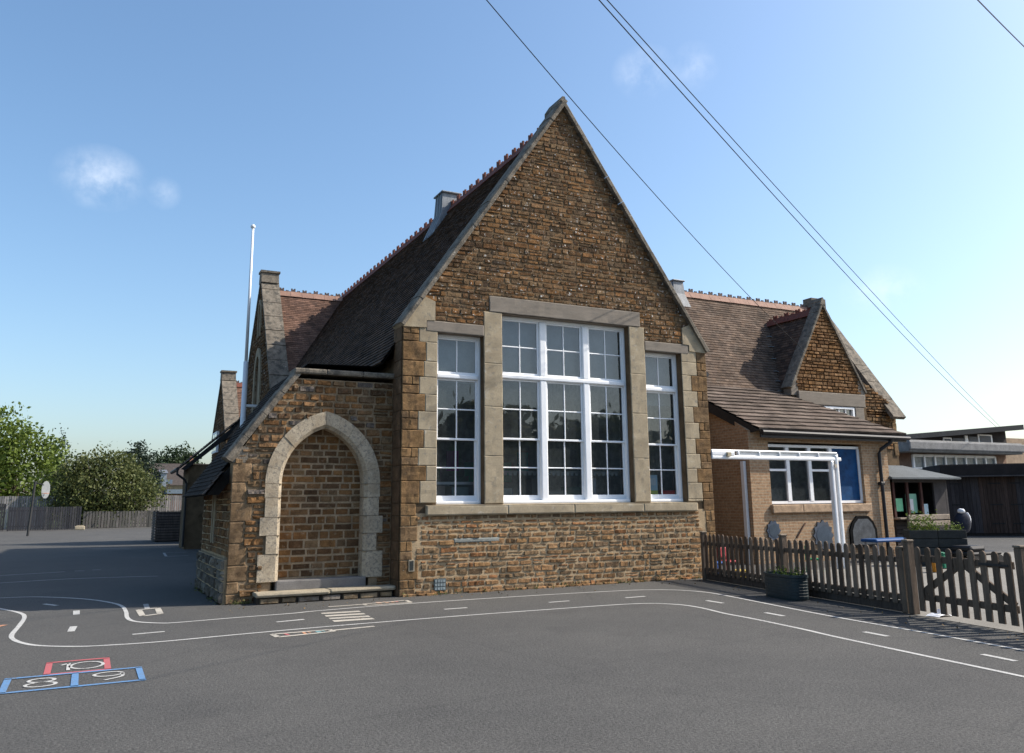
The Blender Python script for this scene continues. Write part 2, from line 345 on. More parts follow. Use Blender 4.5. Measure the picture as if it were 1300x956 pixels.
# ------------------------------------------------------------------ painted markings (each line its own flat strip on the asphalt)
def strip(mb,pts,w,z=.004,px=True):
    P=[G(*p) if px else Vector((p[0],p[1],0)) for p in pts]
    P=[Vector((p.x,p.y)) for p in P]
    # smooth
    if len(P)>2:
        Q=[]
        for i in range(len(P)-1):
            p0=P[max(i-1,0)];p1=P[i];p2=P[i+1];p3=P[min(i+2,len(P)-1)]
            for k in range(6):
                t=k/6; Q.append(.5*((2*p1)+(-p0+p2)*t+(2*p0-5*p1+4*p2-p3)*t*t+(-p0+3*p1-3*p2+p3)*t**3))
        Q.append(P[-1]); P=Q
    L=[];
    for i,p in enumerate(P):
        d=(P[min(i+1,len(P)-1)]-P[max(i-1,0)])
        if d.length<1e-6: d=Vector((1,0))
        d.normalize(); n=Vector((-d.y,d.x)); ww=w*(1+.12*noise.noise(Vector((p.x*3,p.y*3,5))))
        L.append((mb.vert((p.x+n.x*ww/2,p.y+n.y*ww/2,z)),mb.vert((p.x-n.x*ww/2,p.y-n.y*ww/2,z))))
    for a,b in zip(L,L[1:]): mb.face((a[0],a[1],b[1],b[0]))
upper=[(-60,761),(0,759.3),(38,758),(76,758.8),(114,761.3),(142,765.6),(155,770),(160,777),(162,785),(173,789.4),(203,791.3),(228,790.3),(300,784.3),(370,779),(408,775.3),(522,766.3),(688.5,755.6),(780,750.6),(821,749),(860,749.3),(895,752),(920,756),(988,769.5),(1060,783.4),(1176,803.7),(1300,826),(1400,844)]
lower=[(-40,766),(0,773),(25,778.3),(31,784),(24,795),(15,806),(17,812),(30,817),(51,820),(89,821),(127,820),(203,815),(300,806),(412,796),(560,784),(682,775),(804,766.8),(854,767.3),(887,771.3),(920,779),(955,785.6),(1019,799),(1060,808.5),(1170,832),(1300,859.5),(1400,882)]
for nm,pts in (('upper',upper),('lower',lower)):
    mb=MB(); strip(mb,pts,.06); o=mb.build('painted_track_line',M['pwhite'],kind='structure')
mb=MB()
for a,b in (((168,805.7),(209,802)),((351,790),(386,786.6)),((564,773.8),(593,771.7)),((697,765),(723,763)),((794,759.2),(819,757.3)),((897,762.6),(918,766)),((971.5,778),(995,782.3)),((1097,802.4),(1127,808)),((1247,831),(1290,839.7)),((93.5,795.5),(90,802)),((97,775.5),(97,780.5)),((56,767),(72,769))):
    wide=(abs(a[0]-b[0])<10); A=G(*a);B=G(*b)
    mb2=mb; strip(mb2,[a,b],.09 if wide else .075)
mb.build('painted_centre_dashes',M['pwhite'],kind='structure')
mb=MB()
for a,b in (((408,779.2),(457,776.4)),((413,782.4),(463,779.4)),((418,785.6),(469,782.6)),((423,789),(474,785.6))): strip(mb,[a,b],.16,.0045)
strip(mb,[(417,770.6),(460,767.5)],.08); strip(mb,[(424,800.4),(475,795.4)],.08)
for q in ([(461,767.2),(515,762.4),(522,765.2),(466,769)],[(345.6,805.6),(418,799.8),(424,802),(353,809.2)],[(176,774.5),(200,772.2),(203.5,779.5),(181,782.4)]):
    for i in range(4): strip(mb,[q[i],q[(i+1)%4]],.07 if q[0][0]!=176 else .09,.0052)
mb.build('painted_zebra_crossing',M['pcream'],kind='structure')
def patch(name,m,ps):
    mb=MB()
    for x0,y0,x1,y1,w in ps: strip(mb,[(x0,y0),(x1,y1)],w,.0048)
    return mb.build(name,m,kind='structure')
patch('painted_orange_letters',M['porange'],[(478,765.6,484,765.3,.16),(488,765,492,764.7,.18),(496,764.6,500,764.3,.12),(384,803.8,388,803.5,.2),(391,803,393,802.8,.12)])
patch('painted_red_letters',M['pred'],[(362,805.8,366,805.4,.14),(502,764.2,505,764,.1)])
patch('painted_teal_letters',M['pteal'],[(401,802.4,407,801.9,.18),(410,801.6,412,801.4,.1)])
patch('painted_orange_mark',M['porange'],[(-6,796.5,7,793.5,.08)])
mb=MB()
for pts in ([(-10,731.5),(82.5,726)],[(95,725.1),(107,724.9)],[(117,723.8),(128,723.4)],[(-10,741),(90,735),(200,731.5)],[(107,696.6),(167,697)],[(208,702),(238,701)],[(211,706.5),(239,705.5)],[(208,702),(211,706.5)],[(185,767),(187,773)]): strip(mb,pts,.08)
mb.build('worn_white_lines',M['pworn'],kind='structure')
# hopscotch
def rect(mb,x0,x1,y0,y1,w,z=.004):
    for a,b in (((x0-w/2,y0),(x1+w/2,y0)),((x0-w/2,y1),(x1+w/2,y1)),((x0,y0),(x0,y1)),((x1,y0),(x1,y1))): strip(mb,[a,b],w,z,False)
mb=MB(); rect(mb,-5.24,-4.70,-4.70,-3.99,.06,.0036); mb.build('hopscotch_red_square',M['pred'],kind='structure')
mb=MB(); rect(mb,-4.99,-4.42,-5.46,-4.76,.062,.0055); rect(mb,-5.56,-4.99,-5.46,-4.76,.062,.0066); mb.build('hopscotch_blue_squares',M['pblue'],kind='structure')
def digit(mb,ch,cx,cy,h):
    S={'1':[[(-.06,.28),(.10,.48)],[(.10,.5),(.10,-.5)]],'0':[[(.38*math.cos(a),.5*math.sin(a)) for a in [i*math.pi/8 for i in range(17)]]],
       '9':[[(.3*math.cos(a),.22+.26*math.sin(a)) for a in [i*math.pi/6 for i in range(13)]],[(.3,.22),(.26,-.2),(-.1,-.5)]],
       '8':[[(.26*math.cos(a),.25+.23*math.sin(a)) for a in [i*math.pi/6 for i in range(13)]],[(.3*math.cos(a),-.25+.25*math.sin(a)) for a in [i*math.pi/6 for i in range(13)]]]}[ch]
    for s in S: strip(mb,[(cx+x*h,cy+y*h) for x,y in s],.034,.0058,False)
mb=MB(); digit(mb,'1',-5.10,-4.35,.42); digit(mb,'0',-4.89,-4.35,.40); digit(mb,'9',-4.70,-5.08,.42); digit(mb,'8',-5.27,-5.1,.42)
mb.build('hopscotch_numbers',M['pwhite'],kind='structure')

# ------------------------------------------------------------------ SCHOOL
S=thing('stone_school_building','brown ironstone school hall with steep gable, tall white windows and blind arched porch','school building',(3.6,8,0))
XC=3.604; W2=7.208
ZA=10.3; SL=1.454
def coping_z(x): return ZA-SL*abs(x-XC)
# window openings (x0,x1,z0,z1)
HO,HI,HC=2.905,1.925,1.528
ZS,ZTL,ZTC=1.595,4.835,5.329
# backing wall of the front gable with real openings: built from slabs
mb=MB()
def slab(x0,x1,z0,z1): mb.box(x0,x1,.0,.45,z0,z1)
XL0,XL1,XM0,XM1,XR0,XR1=XC-HO,XC-HI,XC-HC,XC+HC,XC+HI,XC+HO
slab(.005,W2-.005,-.1,ZS-.02)
slab(.005,XL0,ZS-.02,4.86); slab(XL1,XM0,ZS-.02,4.86); slab(XM1,XR0,ZS-.02,4.86); slab(XR1,W2-.005,ZS-.02,4.86)
slab(.005,XM0,4.86,ZTC+.02) if False else None
P=lambda y:(lambda u,v:(u,y,v))
mb.prism([(.005,4.86),(XM0,4.86),(XM0,ZTC+.02),(.33,ZTC+.02)],P(0),P(.45))
mb.prism([(XM1,4.86),(W2-.005,4.86),(W2-.33,ZTC+.02),(XM1,ZTC+.02)],P(0),P(.45))
mb.prism([(.33,ZTC+.02),(W2-.33,ZTC+.02),(XC,ZA-.2)],P(0),P(.45))
part('front_wall',mb,M['mortar_dark'],S)
# side walls of the main hall
mb=MB(); mb.box(0,.4,.45,22,-.1,4.35); mb.box(W2-.4,W2,.45,22,-.1,4.35); mb.box(.4,W2-.4,21.6,22,-.1,4.7)
mb.prism([(.4,4.35),(W2-.4,4.35),(XC,9.2)],P(21.6),P(22))
part('side_wall',mb,M['mortar_dark'],S)
# gable rubble
holes=[(XM0-.27,XM1+.31,ZTC-.0,5.67)]
def gable_iv(z):
    k=(ZA-.17-z)/SL; a,b=XC-k,XC+k
    if z<4.95: return []
    if z<5.43:
        a=max(a,.65); b=min(b,6.57)
        lo=1.68 if z>5.05 else XC; 
        if z<5.05: return []
        if z<5.335: return [(a,1.68),(5.53,b)]
        return [(a,1.81),(5.42,b)]
    if z<5.67: return [(a,1.81),(5.42,b)]
    return [(a,b)]
mb=MB()
for pl in ([(.5,5.05),(1.7,5.05),(1.7,5.34),(.66,5.34)],[(5.5,5.05),(W2-.5,5.05),(W2-.66,5.34),(5.5,5.34)],[(.62,5.34),(W2-.62,5.34),(XC,ZA-.22)]):
    mb.face([mb.vert((x,-.009,z)) for x,z in pl])
part('gable_mortar',mb,M['mortar_mid'],S)
mb=MB(); rubble(mb,front(-.004),5.05,ZA-.3,gable_iv,ch=(.07,.13),cw=(.10,.34),prot=.019,pal=IR,seed=11,joint=.012)
part('gable_stonework',mb,M['stone'],S)
IRL=[(r_*.88,g_*.74,b_*.57) for r_,g_,b_ in IRL]
def low_iv(z):
    return [(.30+.1*(int(z/.3)%2),W2-.32-.1*(int(z/.35)%2))]
mb=MB(); 
mb.quad((.02,-.017,-.02),(W2-.02,-.017,-.02),(W2-.02,-.017,1.44),(.02,-.017,1.44))
part('apron_mortar',mb,M['mortar'],S)
mb=MB(); rubble(mb,front(-.008),.0,1.40,low_iv,ch=(.065,.13),cw=(.10,.36),prot=.026,pal=IRL,seed=5,joint=.022)
# rough projecting footing stones
rubble(mb,front(-.03),-.03,.05,lambda z:[(.05,W2-.1)],ch=(.07,.08),cw=(.15,.5),prot=.035,pal=IRL,seed=9,joint=.02,drop=.15)
part('apron_stonework',mb,M['stone_low'],S)
# ironstone corner quoins (alternating long and short)
def quoins(mb,x0,side,teeth,y=0,pr=.03,pal=None,rnd=random.Random(4)):
    pal=pal or [(.19,.115,.055),(.175,.105,.05),(.205,.125,.06),(.17,.11,.06)]
    for z0,z1,w in teeth:
        a,b=(x0,x0+w) if side>0 else (x0-w,x0)
        if w<.36 and z1-z0>.27:      # short blocks are made up of two or three smaller stones
            zm=z0+(z1-z0)*rnd.uniform(.4,.6); xm=a+(b-a)*rnd.uniform(.4,.65)
            for q in ((a,b,z0,zm),(a,xm,zm,z1),(xm,b,zm,z1)): stone(mb,front(y),q[0]+.004,q[1]-.004,q[2]+.004,q[3]-.004,pr,rnd,jit(rnd.choice(pal),.14),.6,.06)
        else: stone(mb,front(y),a+.004,b-.004,z0+.003,z1-.003,pr,rnd,jit(rnd.choice(pal),.08),.62,.07)
TL=[(0,.28,.3),(.28,.62,.36),(.62,.95,.24),(.95,1.4,.34),(1.4,1.62,.30),(1.62,2.02,.37),(2.02,2.3,.49),(2.3,2.62,.33),(2.62,2.95,.44),(2.95,3.3,.32),(3.3,3.62,.46),(3.62,3.95,.34),(3.95,4.25,.43),(4.25,4.62,.47),(4.62,4.9,.33)]
TR=[(0,.3,.3),(.3,.6,.28),(.6,.95,.34),(.95,1.4,.25),(1.4,1.65,.30),(1.65,2.0,.30),(2.0,2.3,.42),(2.3,2.62,.31),(2.62,2.95,.42),(2.95,3.3,.30),(3.3,3.65,.44),(3.65,4.0,.30),(4.0,4.35,.45),(4.35,4.65,.28),(4.65,4.9,.28)]
mb=MB(); quoins(mb,W2,-1,TR); part('corner_quoin',mb,M['quoin'],S)
mb=MB(); quoins(mb,0,1,TL)
# left-facing return of the corner
lq=leftp(0); rr=random.Random(8)
for z0,z1,w in TL: stone(mb,lambda u,v,n:(-n*.6,-u,v),-.46,-.0,z0+.005,z1-.005,.02,rr,jit((.14,.085,.05),.2),.8,.12)
part('corner_quoin',mb,M['quoin'],S)
# pale jambs between quoins and windows
mb=MB(); rnd=random.Random(3)
def jamb(x0f,x1f,teeth,side):
    for z0,z1,w in teeth:
        if z1<=1.63: continue
        z0=max(z0,1.60)
        a,b=(w,XL0) if side>0 else (XR1,W2-w)
        stone(mb,front(0),a+.002,b-.0,z0+.002,z1-.002,.028,rnd,(1,1,1),.97,.12)
jamb(0,0,TL,1); part('window_jamb',mb,M['lime'],S); mb=MB(); jamb(0,0,TR,-1); part('window_jamb',mb,M['lime'],S)
for (a,b) in ((XL1,XM0),(XM1,XR0)):
    mb=MB(); mb.box(a+.004,b-.004,-.02,.0,1.6,5.33)
    for z0,z1 in ((1.60,2.5),(2.5,3.45),(3.45,4.3),(4.3,5.335)):
        a2=a if z0<4 else a
        stone(mb,front(0),a,b,z0+.001,z1-.001,.028,rnd,(1,1,1),.97,.12)
    part('window_jamb',mb,M['lime'],S)
mb=MB()
stone(mb,front(0),.47,XL1-.003,ZTL,5.045,.034,rnd,(1,1,1),.97,.15); mb.box(XL0,XL1,.004,.44,ZTL+.001,ZTL+.05); part('lintel',mb,M['lintel'],S); mb=MB()
stone(mb,front(0),XR0+.003,6.72,ZTL,5.045,.034,rnd,(1,1,1),.97,.15); mb.box(XR0,XR1,.004,.44,ZTL+.001,ZTL+.05); part('lintel',mb,M['lintel'],S); mb=MB()
stone(mb,front(0),1.80,5.43,ZTC+.01,5.665,.034,rnd,(1,1,1),.97,.15)
mb.box(XM0,XM1,.004,.44,ZTC+.002,ZTC+.05)
part('lintel',mb,M['lintel'],S)
# sill
mb=MB()
for a,b in ((.485,2.14),(2.14,3.62),(3.62,5.3),(5.3,6.72)):
    mb.bbox(a+.002,b-.002,-.085,.3,1.398,1.575,.012)
    mb.prism([(-.085,1.575),(.3,1.575),(.3,1.61)],lambda u,v,a=a:(a+.002,u,v),lambda u,v,b=b:(b-.002,u,v))
part('window_sill',mb,M['lime'],S)
# kneelers and copings
mb=MB()
for sgn in (1,-1):
    X=lambda x,s=sgn:(x if s>0 else W2-x)
    for y0,y1 in ((-.045,.4),):
        mb.prism([(X(-.05),4.93),(X(.02),4.885),(X(.47),4.90),(X(.47),5.04),(X(.645),5.05),(X(.645),5.42),(X(.44),5.50)],P(y0),P(y1))
    part('kneeler_stone',mb,M['lime'],S); mb=MB()
    # right kneeler carries a tapered corbel under the coping
def coping(mb,x0,z0,x1,z1,y0,y1,th,seg=9,seed=0,flip=False):
    rnd=random.Random(seed); d=Vector((x1-x0,0,z1-z0)); L=d.length; d/=L; nrm=Vector((-d.z,0,d.x)) 
    if nrm.z<0: nrm=-nrm
    for i in range(seg):
        a=Vector((x0,0,z0))+d*(L*i/seg+.004); b=Vector((x0,0,z0))+d*(L*(i+1)/seg-.004)
        o=rnd.uniform(-.008,.008); o2=rnd.uniform(-.006,.006)
        pr=[(y0+o2,-th+.0),(y0+o2,-.03+o),(y0+.03+o2,o),((y0+y1)/2,.015+o),(y1-.03,o),(y1,-.03),(y1,-th)]
        mb.prism(pr,lambda u,v,a=a:tuple(a+nrm*v+Vector((0,u,0))),lambda u,v,b=b:tuple(b+nrm*v+Vector((0,u,0))))
coping(mb,-.08,4.95,XC,ZA+.0,-.11,.42,.105,10,1); part('gable_coping',mb,M['coping'],S); mb=MB(); coping(mb,W2+.08,4.95,XC,ZA,-.11,.42,.105,10,2)
part('gable_coping',mb,M['coping'],S); mb=MB(); mb.prism([(XC-.15,ZA-.24),(XC+.1,ZA-.18),(XC+.03,ZA+.05),(XC-.03,ZA+.05),(XC-.15,ZA-.14)],P(-.08),P(.52))
part('apex_stone',mb,M['coping'],S)

# windows ---------------------------------------------------------
YF=.15    # face of the timber frame, set back inside the opening
def window(x0,x1,z0,z1,lights,transom,name='window',yf=YF,cols=2,toprows=2):
    """lights: list of (xa,xb); transom z; upper part fixed, lower part two sashes"""
    f=MB()
    fr=.055
    f.bbox(x0,x0+fr,yf,yf+.12,z0,z1,.006); f.bbox(x1-fr,x1,yf,yf+.12,z0,z1,.006)
    f.bbox(x0+fr,x1-fr,yf+.002,yf+.12,z1-fr,z1,.006); f.bbox(x0+fr-.02,x1-fr+.02,yf-.05,yf+.12,z0,z0+.06,.008)
    f.bbox(x0+fr,x1-fr,yf-.025,yf+.12,transom-.04,transom+.04,.008)
    w=f.build(name,M['white'],S)
    xs=[x0+fr]
    for i,(a,b) in enumerate(lights[:-1]):
        m0,m1=b,lights[i+1][0]
        mm=MB()
        mm.bbox(m0,m1,yf-.012,yf+.12,z0+.06,transom-.04,.01); mm.bbox(m0,m1,yf-.012,yf+.12,transom+.04,z1-fr,.01)
        part('mullion',mm,M['white'],w)
    g=MB(); 
    for (a,b) in lights:
        # upper fixed sash, then upper sliding sash, lower sliding sash
        zt0,zt1=transom+.04,z1-fr
        zm=(z0+.06+transom-.04)/2
        for (c,d,yy,rows,bot) in ((zt0,zt1,yf+.03,toprows,.055),(zm-.02,transom-.04,yf+.035,2,.04),(z0+.06,zm+.02,yf+.075,2,.10)):
            s=MB(); st=.045
            s.bbox(a,a+st,yy,yy+.04,c,d,.004); s.bbox(b-st,b,yy,yy+.04,c,d,.004)
            s.bbox(a+st,b-st,yy,yy+.04,c,c+bot,.004); s.bbox(a+st,b-st,yy,yy+.04,d-.04,d,.004)
            ia,ib,ic,id_=a+st,b-st,c+bot,d-.04
            for k in range(1,cols): xx=ia+(ib-ia)*k/cols; s.bbox(xx-.0125,xx+.0125,yy+.004,yy+.034,ic,id_,.004)
            for k in range(1,rows): zz=ic+(id_-ic)*k/rows; s.bbox(ia,ib,yy+.006,yy+.034,zz-.0125,zz+.0125,.004)
            part('sash',s,M['white'],w)
            t=random.uniform(-.0006,.0006)
            g.quad((ia,yy+.02+t,ic),(ib,yy+.02-t,ic),(ib,yy+.02-t,id_),(ia,yy+.02+t,id_))
    part('window_pane',g,M['glass'],w)
    return w
window(XL0,XL1,ZS,ZTL,[(XL0+.055,XL1-.055)],4.02,toprows=1)
a,b=XM0+.055,XM1-.055; w3=(b-a-.30)/3
window(XM0,XM1,ZS,ZTC,[(a,a+w3),(a+w3+.15,a+2*w3+.15),(a+2*w3+.30,b)],4.09,toprows=2)
window(XR0,XR1,ZS,ZTL,[(XR0+.055,XR1-.055)],4.02,toprows=1)
# classroom behind the glass
mb=MB()
mb.face([mb.vert(p) for p in ((.4,7,.3),(W2-.4,7,.3),(W2-.4,7,4.98),(W2-.78,7,5.5),(.78,7,5.5),(.4,7,4.98))],mi=0); 
for q in (lambda x:x,lambda x:W2-x):
    mb.quad((q(.41),.46,.3),(q(.41),7,.3),(q(.41),7,4.98),(q(.41),.46,4.98),mi=1); mb.quad((q(.41),.46,4.98),(q(.41),7,4.98),(q(.78),7,5.5),(q(.78),.46,5.5),mi=1)
mb.quad((.4,.46,.32),(W2-.4,.46,.32),(W2-.4,7,.32),(.4,7,.32),mi=0); mb.quad((.78,.46,5.5),(W2-.78,.46,5.5),(W2-.78,7,5.5),(.78,7,5.5),mi=1)
part('classroom_interior',mb,[M['dark'],M['roomlight']],S)
mb=MB(); rnd=random.Random(12)
for x,y,w,h,c in ((1.1,.9,.35,.35,(.2,.16,.12)),(1.5,1.0,.3,.55,(.12,.16,.12)),(2.6,1.6,.5,.3,(.1,.12,.2)),(3.4,1.3,.4,.5,(.25,.2,.15)),(4.4,1.5,.5,.35,(.1,.2,.12)),(5.6,.9,.3,.2,(.3,.1,.08))):
    mb.box(x,x+w,y,y+.3,1.35,1.6+h,c)
mb.box(.5,6.7,.85,1.4,.9,1.35,(.22,.16,.1))
part('classroom_furniture',mb,M['vc'],S); mb=MB()
for k in range(10): mb.box(1+k*.55,1.35+k*.55,6.9,6.95,2.2+.3*(k%2),2.75+.3*(k%2),(rnd.random()*.5,rnd.random()*.4,rnd.random()*.4))
part('wall_picture',mb,M['vc'],S)
mb=MB(); mb.box(XL0-.1,XL1+.1,.47,.475,3.95,4.95,(.34,.36,.37)); part('roller_blind',mb,M['vc'],S)
mb=MB(); mb.box(XM0-.1,XM1+.1,.47,.475,4.15,5.45,(.30,.31,.31)); part('roller_blind',mb,M['vc'],S)
mb=MB(); mb.box(XR0-.1,XR1+.1,.47,.475,3.7,4.95,(.30,.31,.32)); part('roller_blind',mb,M['vc'],S)
for q,c in (((XL0,XL1,.50,.52,1.97,2.02),(.7,.7,.7)),((XL0+.1,XL0+.4,.55,.57,1.62,1.95),(.35,.26,.22)),((XL0+.55,XL0+.9,.55,.57,1.62,1.92),(.24,.3,.28)),((XM0+.2,XM0+.5,.6,.62,1.62,1.9),(.4,.4,.36)),((XM0+1.3,XM0+1.7,.6,.62,1.62,1.85),(.34,.3,.24)),((XM0+2.2,XM0+2.5,.6,.62,1.62,2.1),(.3,.34,.4))):
    mb=MB(); mb.box(*q,c); part('window_display',mb,M['vc'],S)
mb=MB(); pr=[(XM0+.1,2.24)]
for k in range(26): x=XM0+.1+k*.11; pr+=[(x,2.22),(x+.03,2.15),(x+.08,2.15),(x+.11,2.22)]
pr+=[(XM0+.1+26*.11,2.24)]; mb.prism(pr,P(.42),P(.425),col=(.34,.36,.36)); part('bunting',mb,M['vc'],S)
# poster & red folder leaning inside the right window
mb=MB(); mb.box(5.60,5.93,.268,.272,1.74,2.17,(.62,.80,.90)); mb.box(5.60,5.93,.264,.268,1.74,1.84,(.75,.75,.15)); mb.box(5.64,5.88,.263,.268,1.95,2.10,(.88,.9,.9))
tag(part('window_poster',mb,M['vc'],None),'pale blue and yellow poster standing inside the narrow window at right of the gable','poster')
mb=MB(); mb.box(6.0,6.38,.27,.30,1.72,1.84,(.5,.03,.03)); mb.box(6.01,6.37,.264,.269,1.73,1.82,(.6,.05,.04))
tag(part('red_folder',mb,M['vc'],None),'red folder on the inner ledge of the right hand gable window','folder')

# main roof ---------------------------------------------------------
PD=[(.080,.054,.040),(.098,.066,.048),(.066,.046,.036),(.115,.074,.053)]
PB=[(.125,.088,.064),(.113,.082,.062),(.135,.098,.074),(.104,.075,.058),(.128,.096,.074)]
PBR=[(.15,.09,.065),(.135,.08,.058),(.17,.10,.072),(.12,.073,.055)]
RZ=9.88
def rz(x): return RZ-SL*abs(x-XC)
mb=MB(); xe=-.28
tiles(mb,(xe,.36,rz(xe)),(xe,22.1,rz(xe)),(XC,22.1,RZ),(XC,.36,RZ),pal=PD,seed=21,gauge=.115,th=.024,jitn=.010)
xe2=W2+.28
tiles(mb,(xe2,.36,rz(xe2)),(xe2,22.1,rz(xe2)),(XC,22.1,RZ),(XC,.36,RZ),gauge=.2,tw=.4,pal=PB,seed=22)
part('main_roof',mb,M['tile'],S)
def ridge(a,b,mR,mC,name,h=.11,n=None,big=.125,step=.43,parent=S):
    a=Vector(a);b=Vector(b); L=(b-a).length; d=(b-a)/L; s=Vector((-d.y,d.x,0)); n=int(L/step)
    m1=MB(); m2=MB(); prof=[]
    for i in range(n):
        p=a+d*(L*i/n+.004); q=a+d*(L*(i+1)/n-.004); zj=random.uniform(-.006,.006)
        pr=[(-.16,-.16),(-.135,-.17),(0,.03),(.135,-.17),(.16,-.16),(.02,.065),(-.02,.065)]
        f=lambda c:(lambda u,v:tuple(c+s*u+Vector((0,0,v+zj))))
        m1.prism(pr,f(p),f(q))
        l=(q-p).length; b0=.05
        for f0,f1,hh in ((.08,.46,big),(.64,.86,.06)):
            hh*=random.uniform(.85,1.05); w_=(f1-f0)*.33
            for ff,h_ in ((f0,.075),(f0,.06+hh),(f0+w_,.06+hh),(f0+w_,.05+hh*.8),(f1-w_,.05+hh*.8),(f1-w_,.06+hh),(f1,.06+hh),(f1,.075)): prof.append((L*i/n+l*ff,h_+zj))
    prof=[(0,.04)]+prof+[(L,.04)]
    m2.prism(prof,lambda u,v:tuple(a+d*u-s*.022+Vector((0,0,v))),lambda u,v:tuple(a+d*u+s*.022+Vector((0,0,v))))
    o=part(name,m1,mR,parent); part('ridge_crest',m2,mC,o)
ridge((XC,.5,RZ+.02),(XC,22,RZ+.02),M['ridge'],M['ridge'],'ridge_tiles',big=.165)
# lead covered ridge ventilators
def vent(x,y0,y1,zb,zt,wb,wt,name='ridge_ventilator'):
    mb=MB(); 
    bt=[(x-wb,y0-.1,zb),(x+wb,y0-.1,zb),(x+wb,y1+.1,zb),(x-wb,y1+.1,zb)]; md=[(x-wt*1.15,y0,zb+(zt-zb)*.55),(x+wt*1.15,y0,zb+(zt-zb)*.55),(x+wt*1.15,y1,zb+(zt-zb)*.55),(x-wt*1.15,y1,zb+(zt-zb)*.55)]
    tp=[(x-wt,y0+.03,zt),(x+wt,y0+.03,zt),(x+wt,y1-.03,zt),(x-wt,y1-.03,zt)]
    i=[[mb.vert(p) for p in r] for r in (bt,md,tp)]
    for A,B in zip(i,i[1:]):
        for k in range(4): mb.face((A[k],A[(k+1)%4],B[(k+1)%4],B[k]))
    mb.face(i[2])
    v=part(name,mb,M['lead'],S)
    m2=MB(); m2.bbox(x-wt-.05,x+wt+.05,y0-.03,y1+.03,zt,zt+.05,.015); part('ventilator_cap',m2,M['lead'],v)
    m3=MB()
    for yy in (y0+.1,(y0+y1)/2,y1-.1):
        for sx in(-1,1): m3.tube([(x+sx*wb,yy,zb),(x+sx*wt*1.16,yy,zb+(zt-zb)*.55),(x+sx*(wt+.01),yy,zt)],.018,6)
    part('lead_roll',m3,M['lead'],v)
vent(XC,6.25,6.85,9.0,10.34,.62,.27)
vent(12.05,6.8,7.4,7.9,8.84,.42,.2)

# ------------------------------------------------------------------ porch
YP=.46; XP=-2.86
AC=-1.275; ZSP=1.98; CI=.3; RI=1.04; RO=1.33
def arch_half(z,Rr):
    if z<=ZSP: return Rr-CI
    dz=z-ZSP
    return math.sqrt(max(0,Rr*Rr-dz*dz))-CI if dz<Rr else -1
def porch_edge(z):  # left edge of the wall
    return XP if z<2.38 else XP+(z-2.38)*(1.02/1.57)
mb=MB()
def poly_arch(Rr,n=14):
    pts=[]; zt=ZSP+math.sqrt(Rr*Rr-CI*CI)
    for i in range(n+1):
        z=ZSP+(zt-ZSP)*math.sin(i/n*math.pi/2); pts.append((AC-max(0,arch_half(z,Rr)),z))
    return pts
L=[(x,z) for x,z in poly_arch(RI+.12)]; 
# wall face = left piece + right piece around the arch
mb.prism([(XP+.02,-.1),(L[0][0],-.1)]+L+[(AC,3.86),(-1.86,3.86),(XP+.02,2.38)],P(YP-.016),P(YP+.45))
Rm=[(2*AC-x,z) for x,z in L]
mb.prism([(-.0,-.1),(0,3.86),(AC,3.86)]+Rm[::-1]+[(Rm[0][0],-.1)],P(YP-.016),P(YP+.45))
part('porch_wall',mb,M['porch_mortar'],S); mb=MB(); mb.quad((AC-.9,YP+.246,.0),(AC+.9,YP+.246,.0),(AC+.9,YP+.246,3.4),(AC-.9,YP+.246,3.4))
part('infill_mortar',mb,mat('infill_mortar',(.27,.20,.125),rough=.95,bump=.4,bs=50),S)
QP=[(0,.16,.26),(.16,.36,.2),(.36,.62,.34),(.62,.98,.30),(.98,1.34,.24),(1.34,1.66,.36),(1.66,2.0,.25),(2.0,2.34,.33)]
def qw(z):
    for a,b,w in QP:
        if a<=z<b: return w
    return 0
def porch_iv(z):
    a=porch_edge(z)+ (qw(z) if z<2.34 else .03); 
    hw=arch_half(z,RO-.03)
    if z<ZSP: hw=1.0
    if z<3.25 and hw>0: return [(a,AC-hw),(AC+hw,-.01)]
    return [(a,-.01)]
mb=MB(); rubble(mb,front(YP),.02,3.86,porch_iv,ch=(.08,.15),cw=(.13,.34),prot=.045,pal=IR+[(.12,.1,.085)],seed=31,joint=.02)
part('porch_stonework',mb,M['stone_low'],S)
mb=MB(); rubble(mb,front(YP+.25),.36,3.1,lambda z:[(AC-arch_half(z,RI+.05),AC+arch_half(z,RI+.05))] if z<2.98 else [(AC-.12,AC+.12)],ch=(.10,.16),cw=(.16,.34),prot=.016,pal=[(r_*.95,g_*.93,b_*.9) for r_,g_,b_ in IR],seed=33,joint=.015,neat=.5)
part('arch_infill',mb,M['stone_low'],S)
mb=MB(); rnd=random.Random(7)
for z0,z1,w in QP: stone(mb,front(YP),XP+.0,XP+w-.008,z0+.006,z1-.006,.03,rnd,jit((.21,.14,.08),.25),.8,.08)
part('porch_quoin',mb,M['quoin'],S)
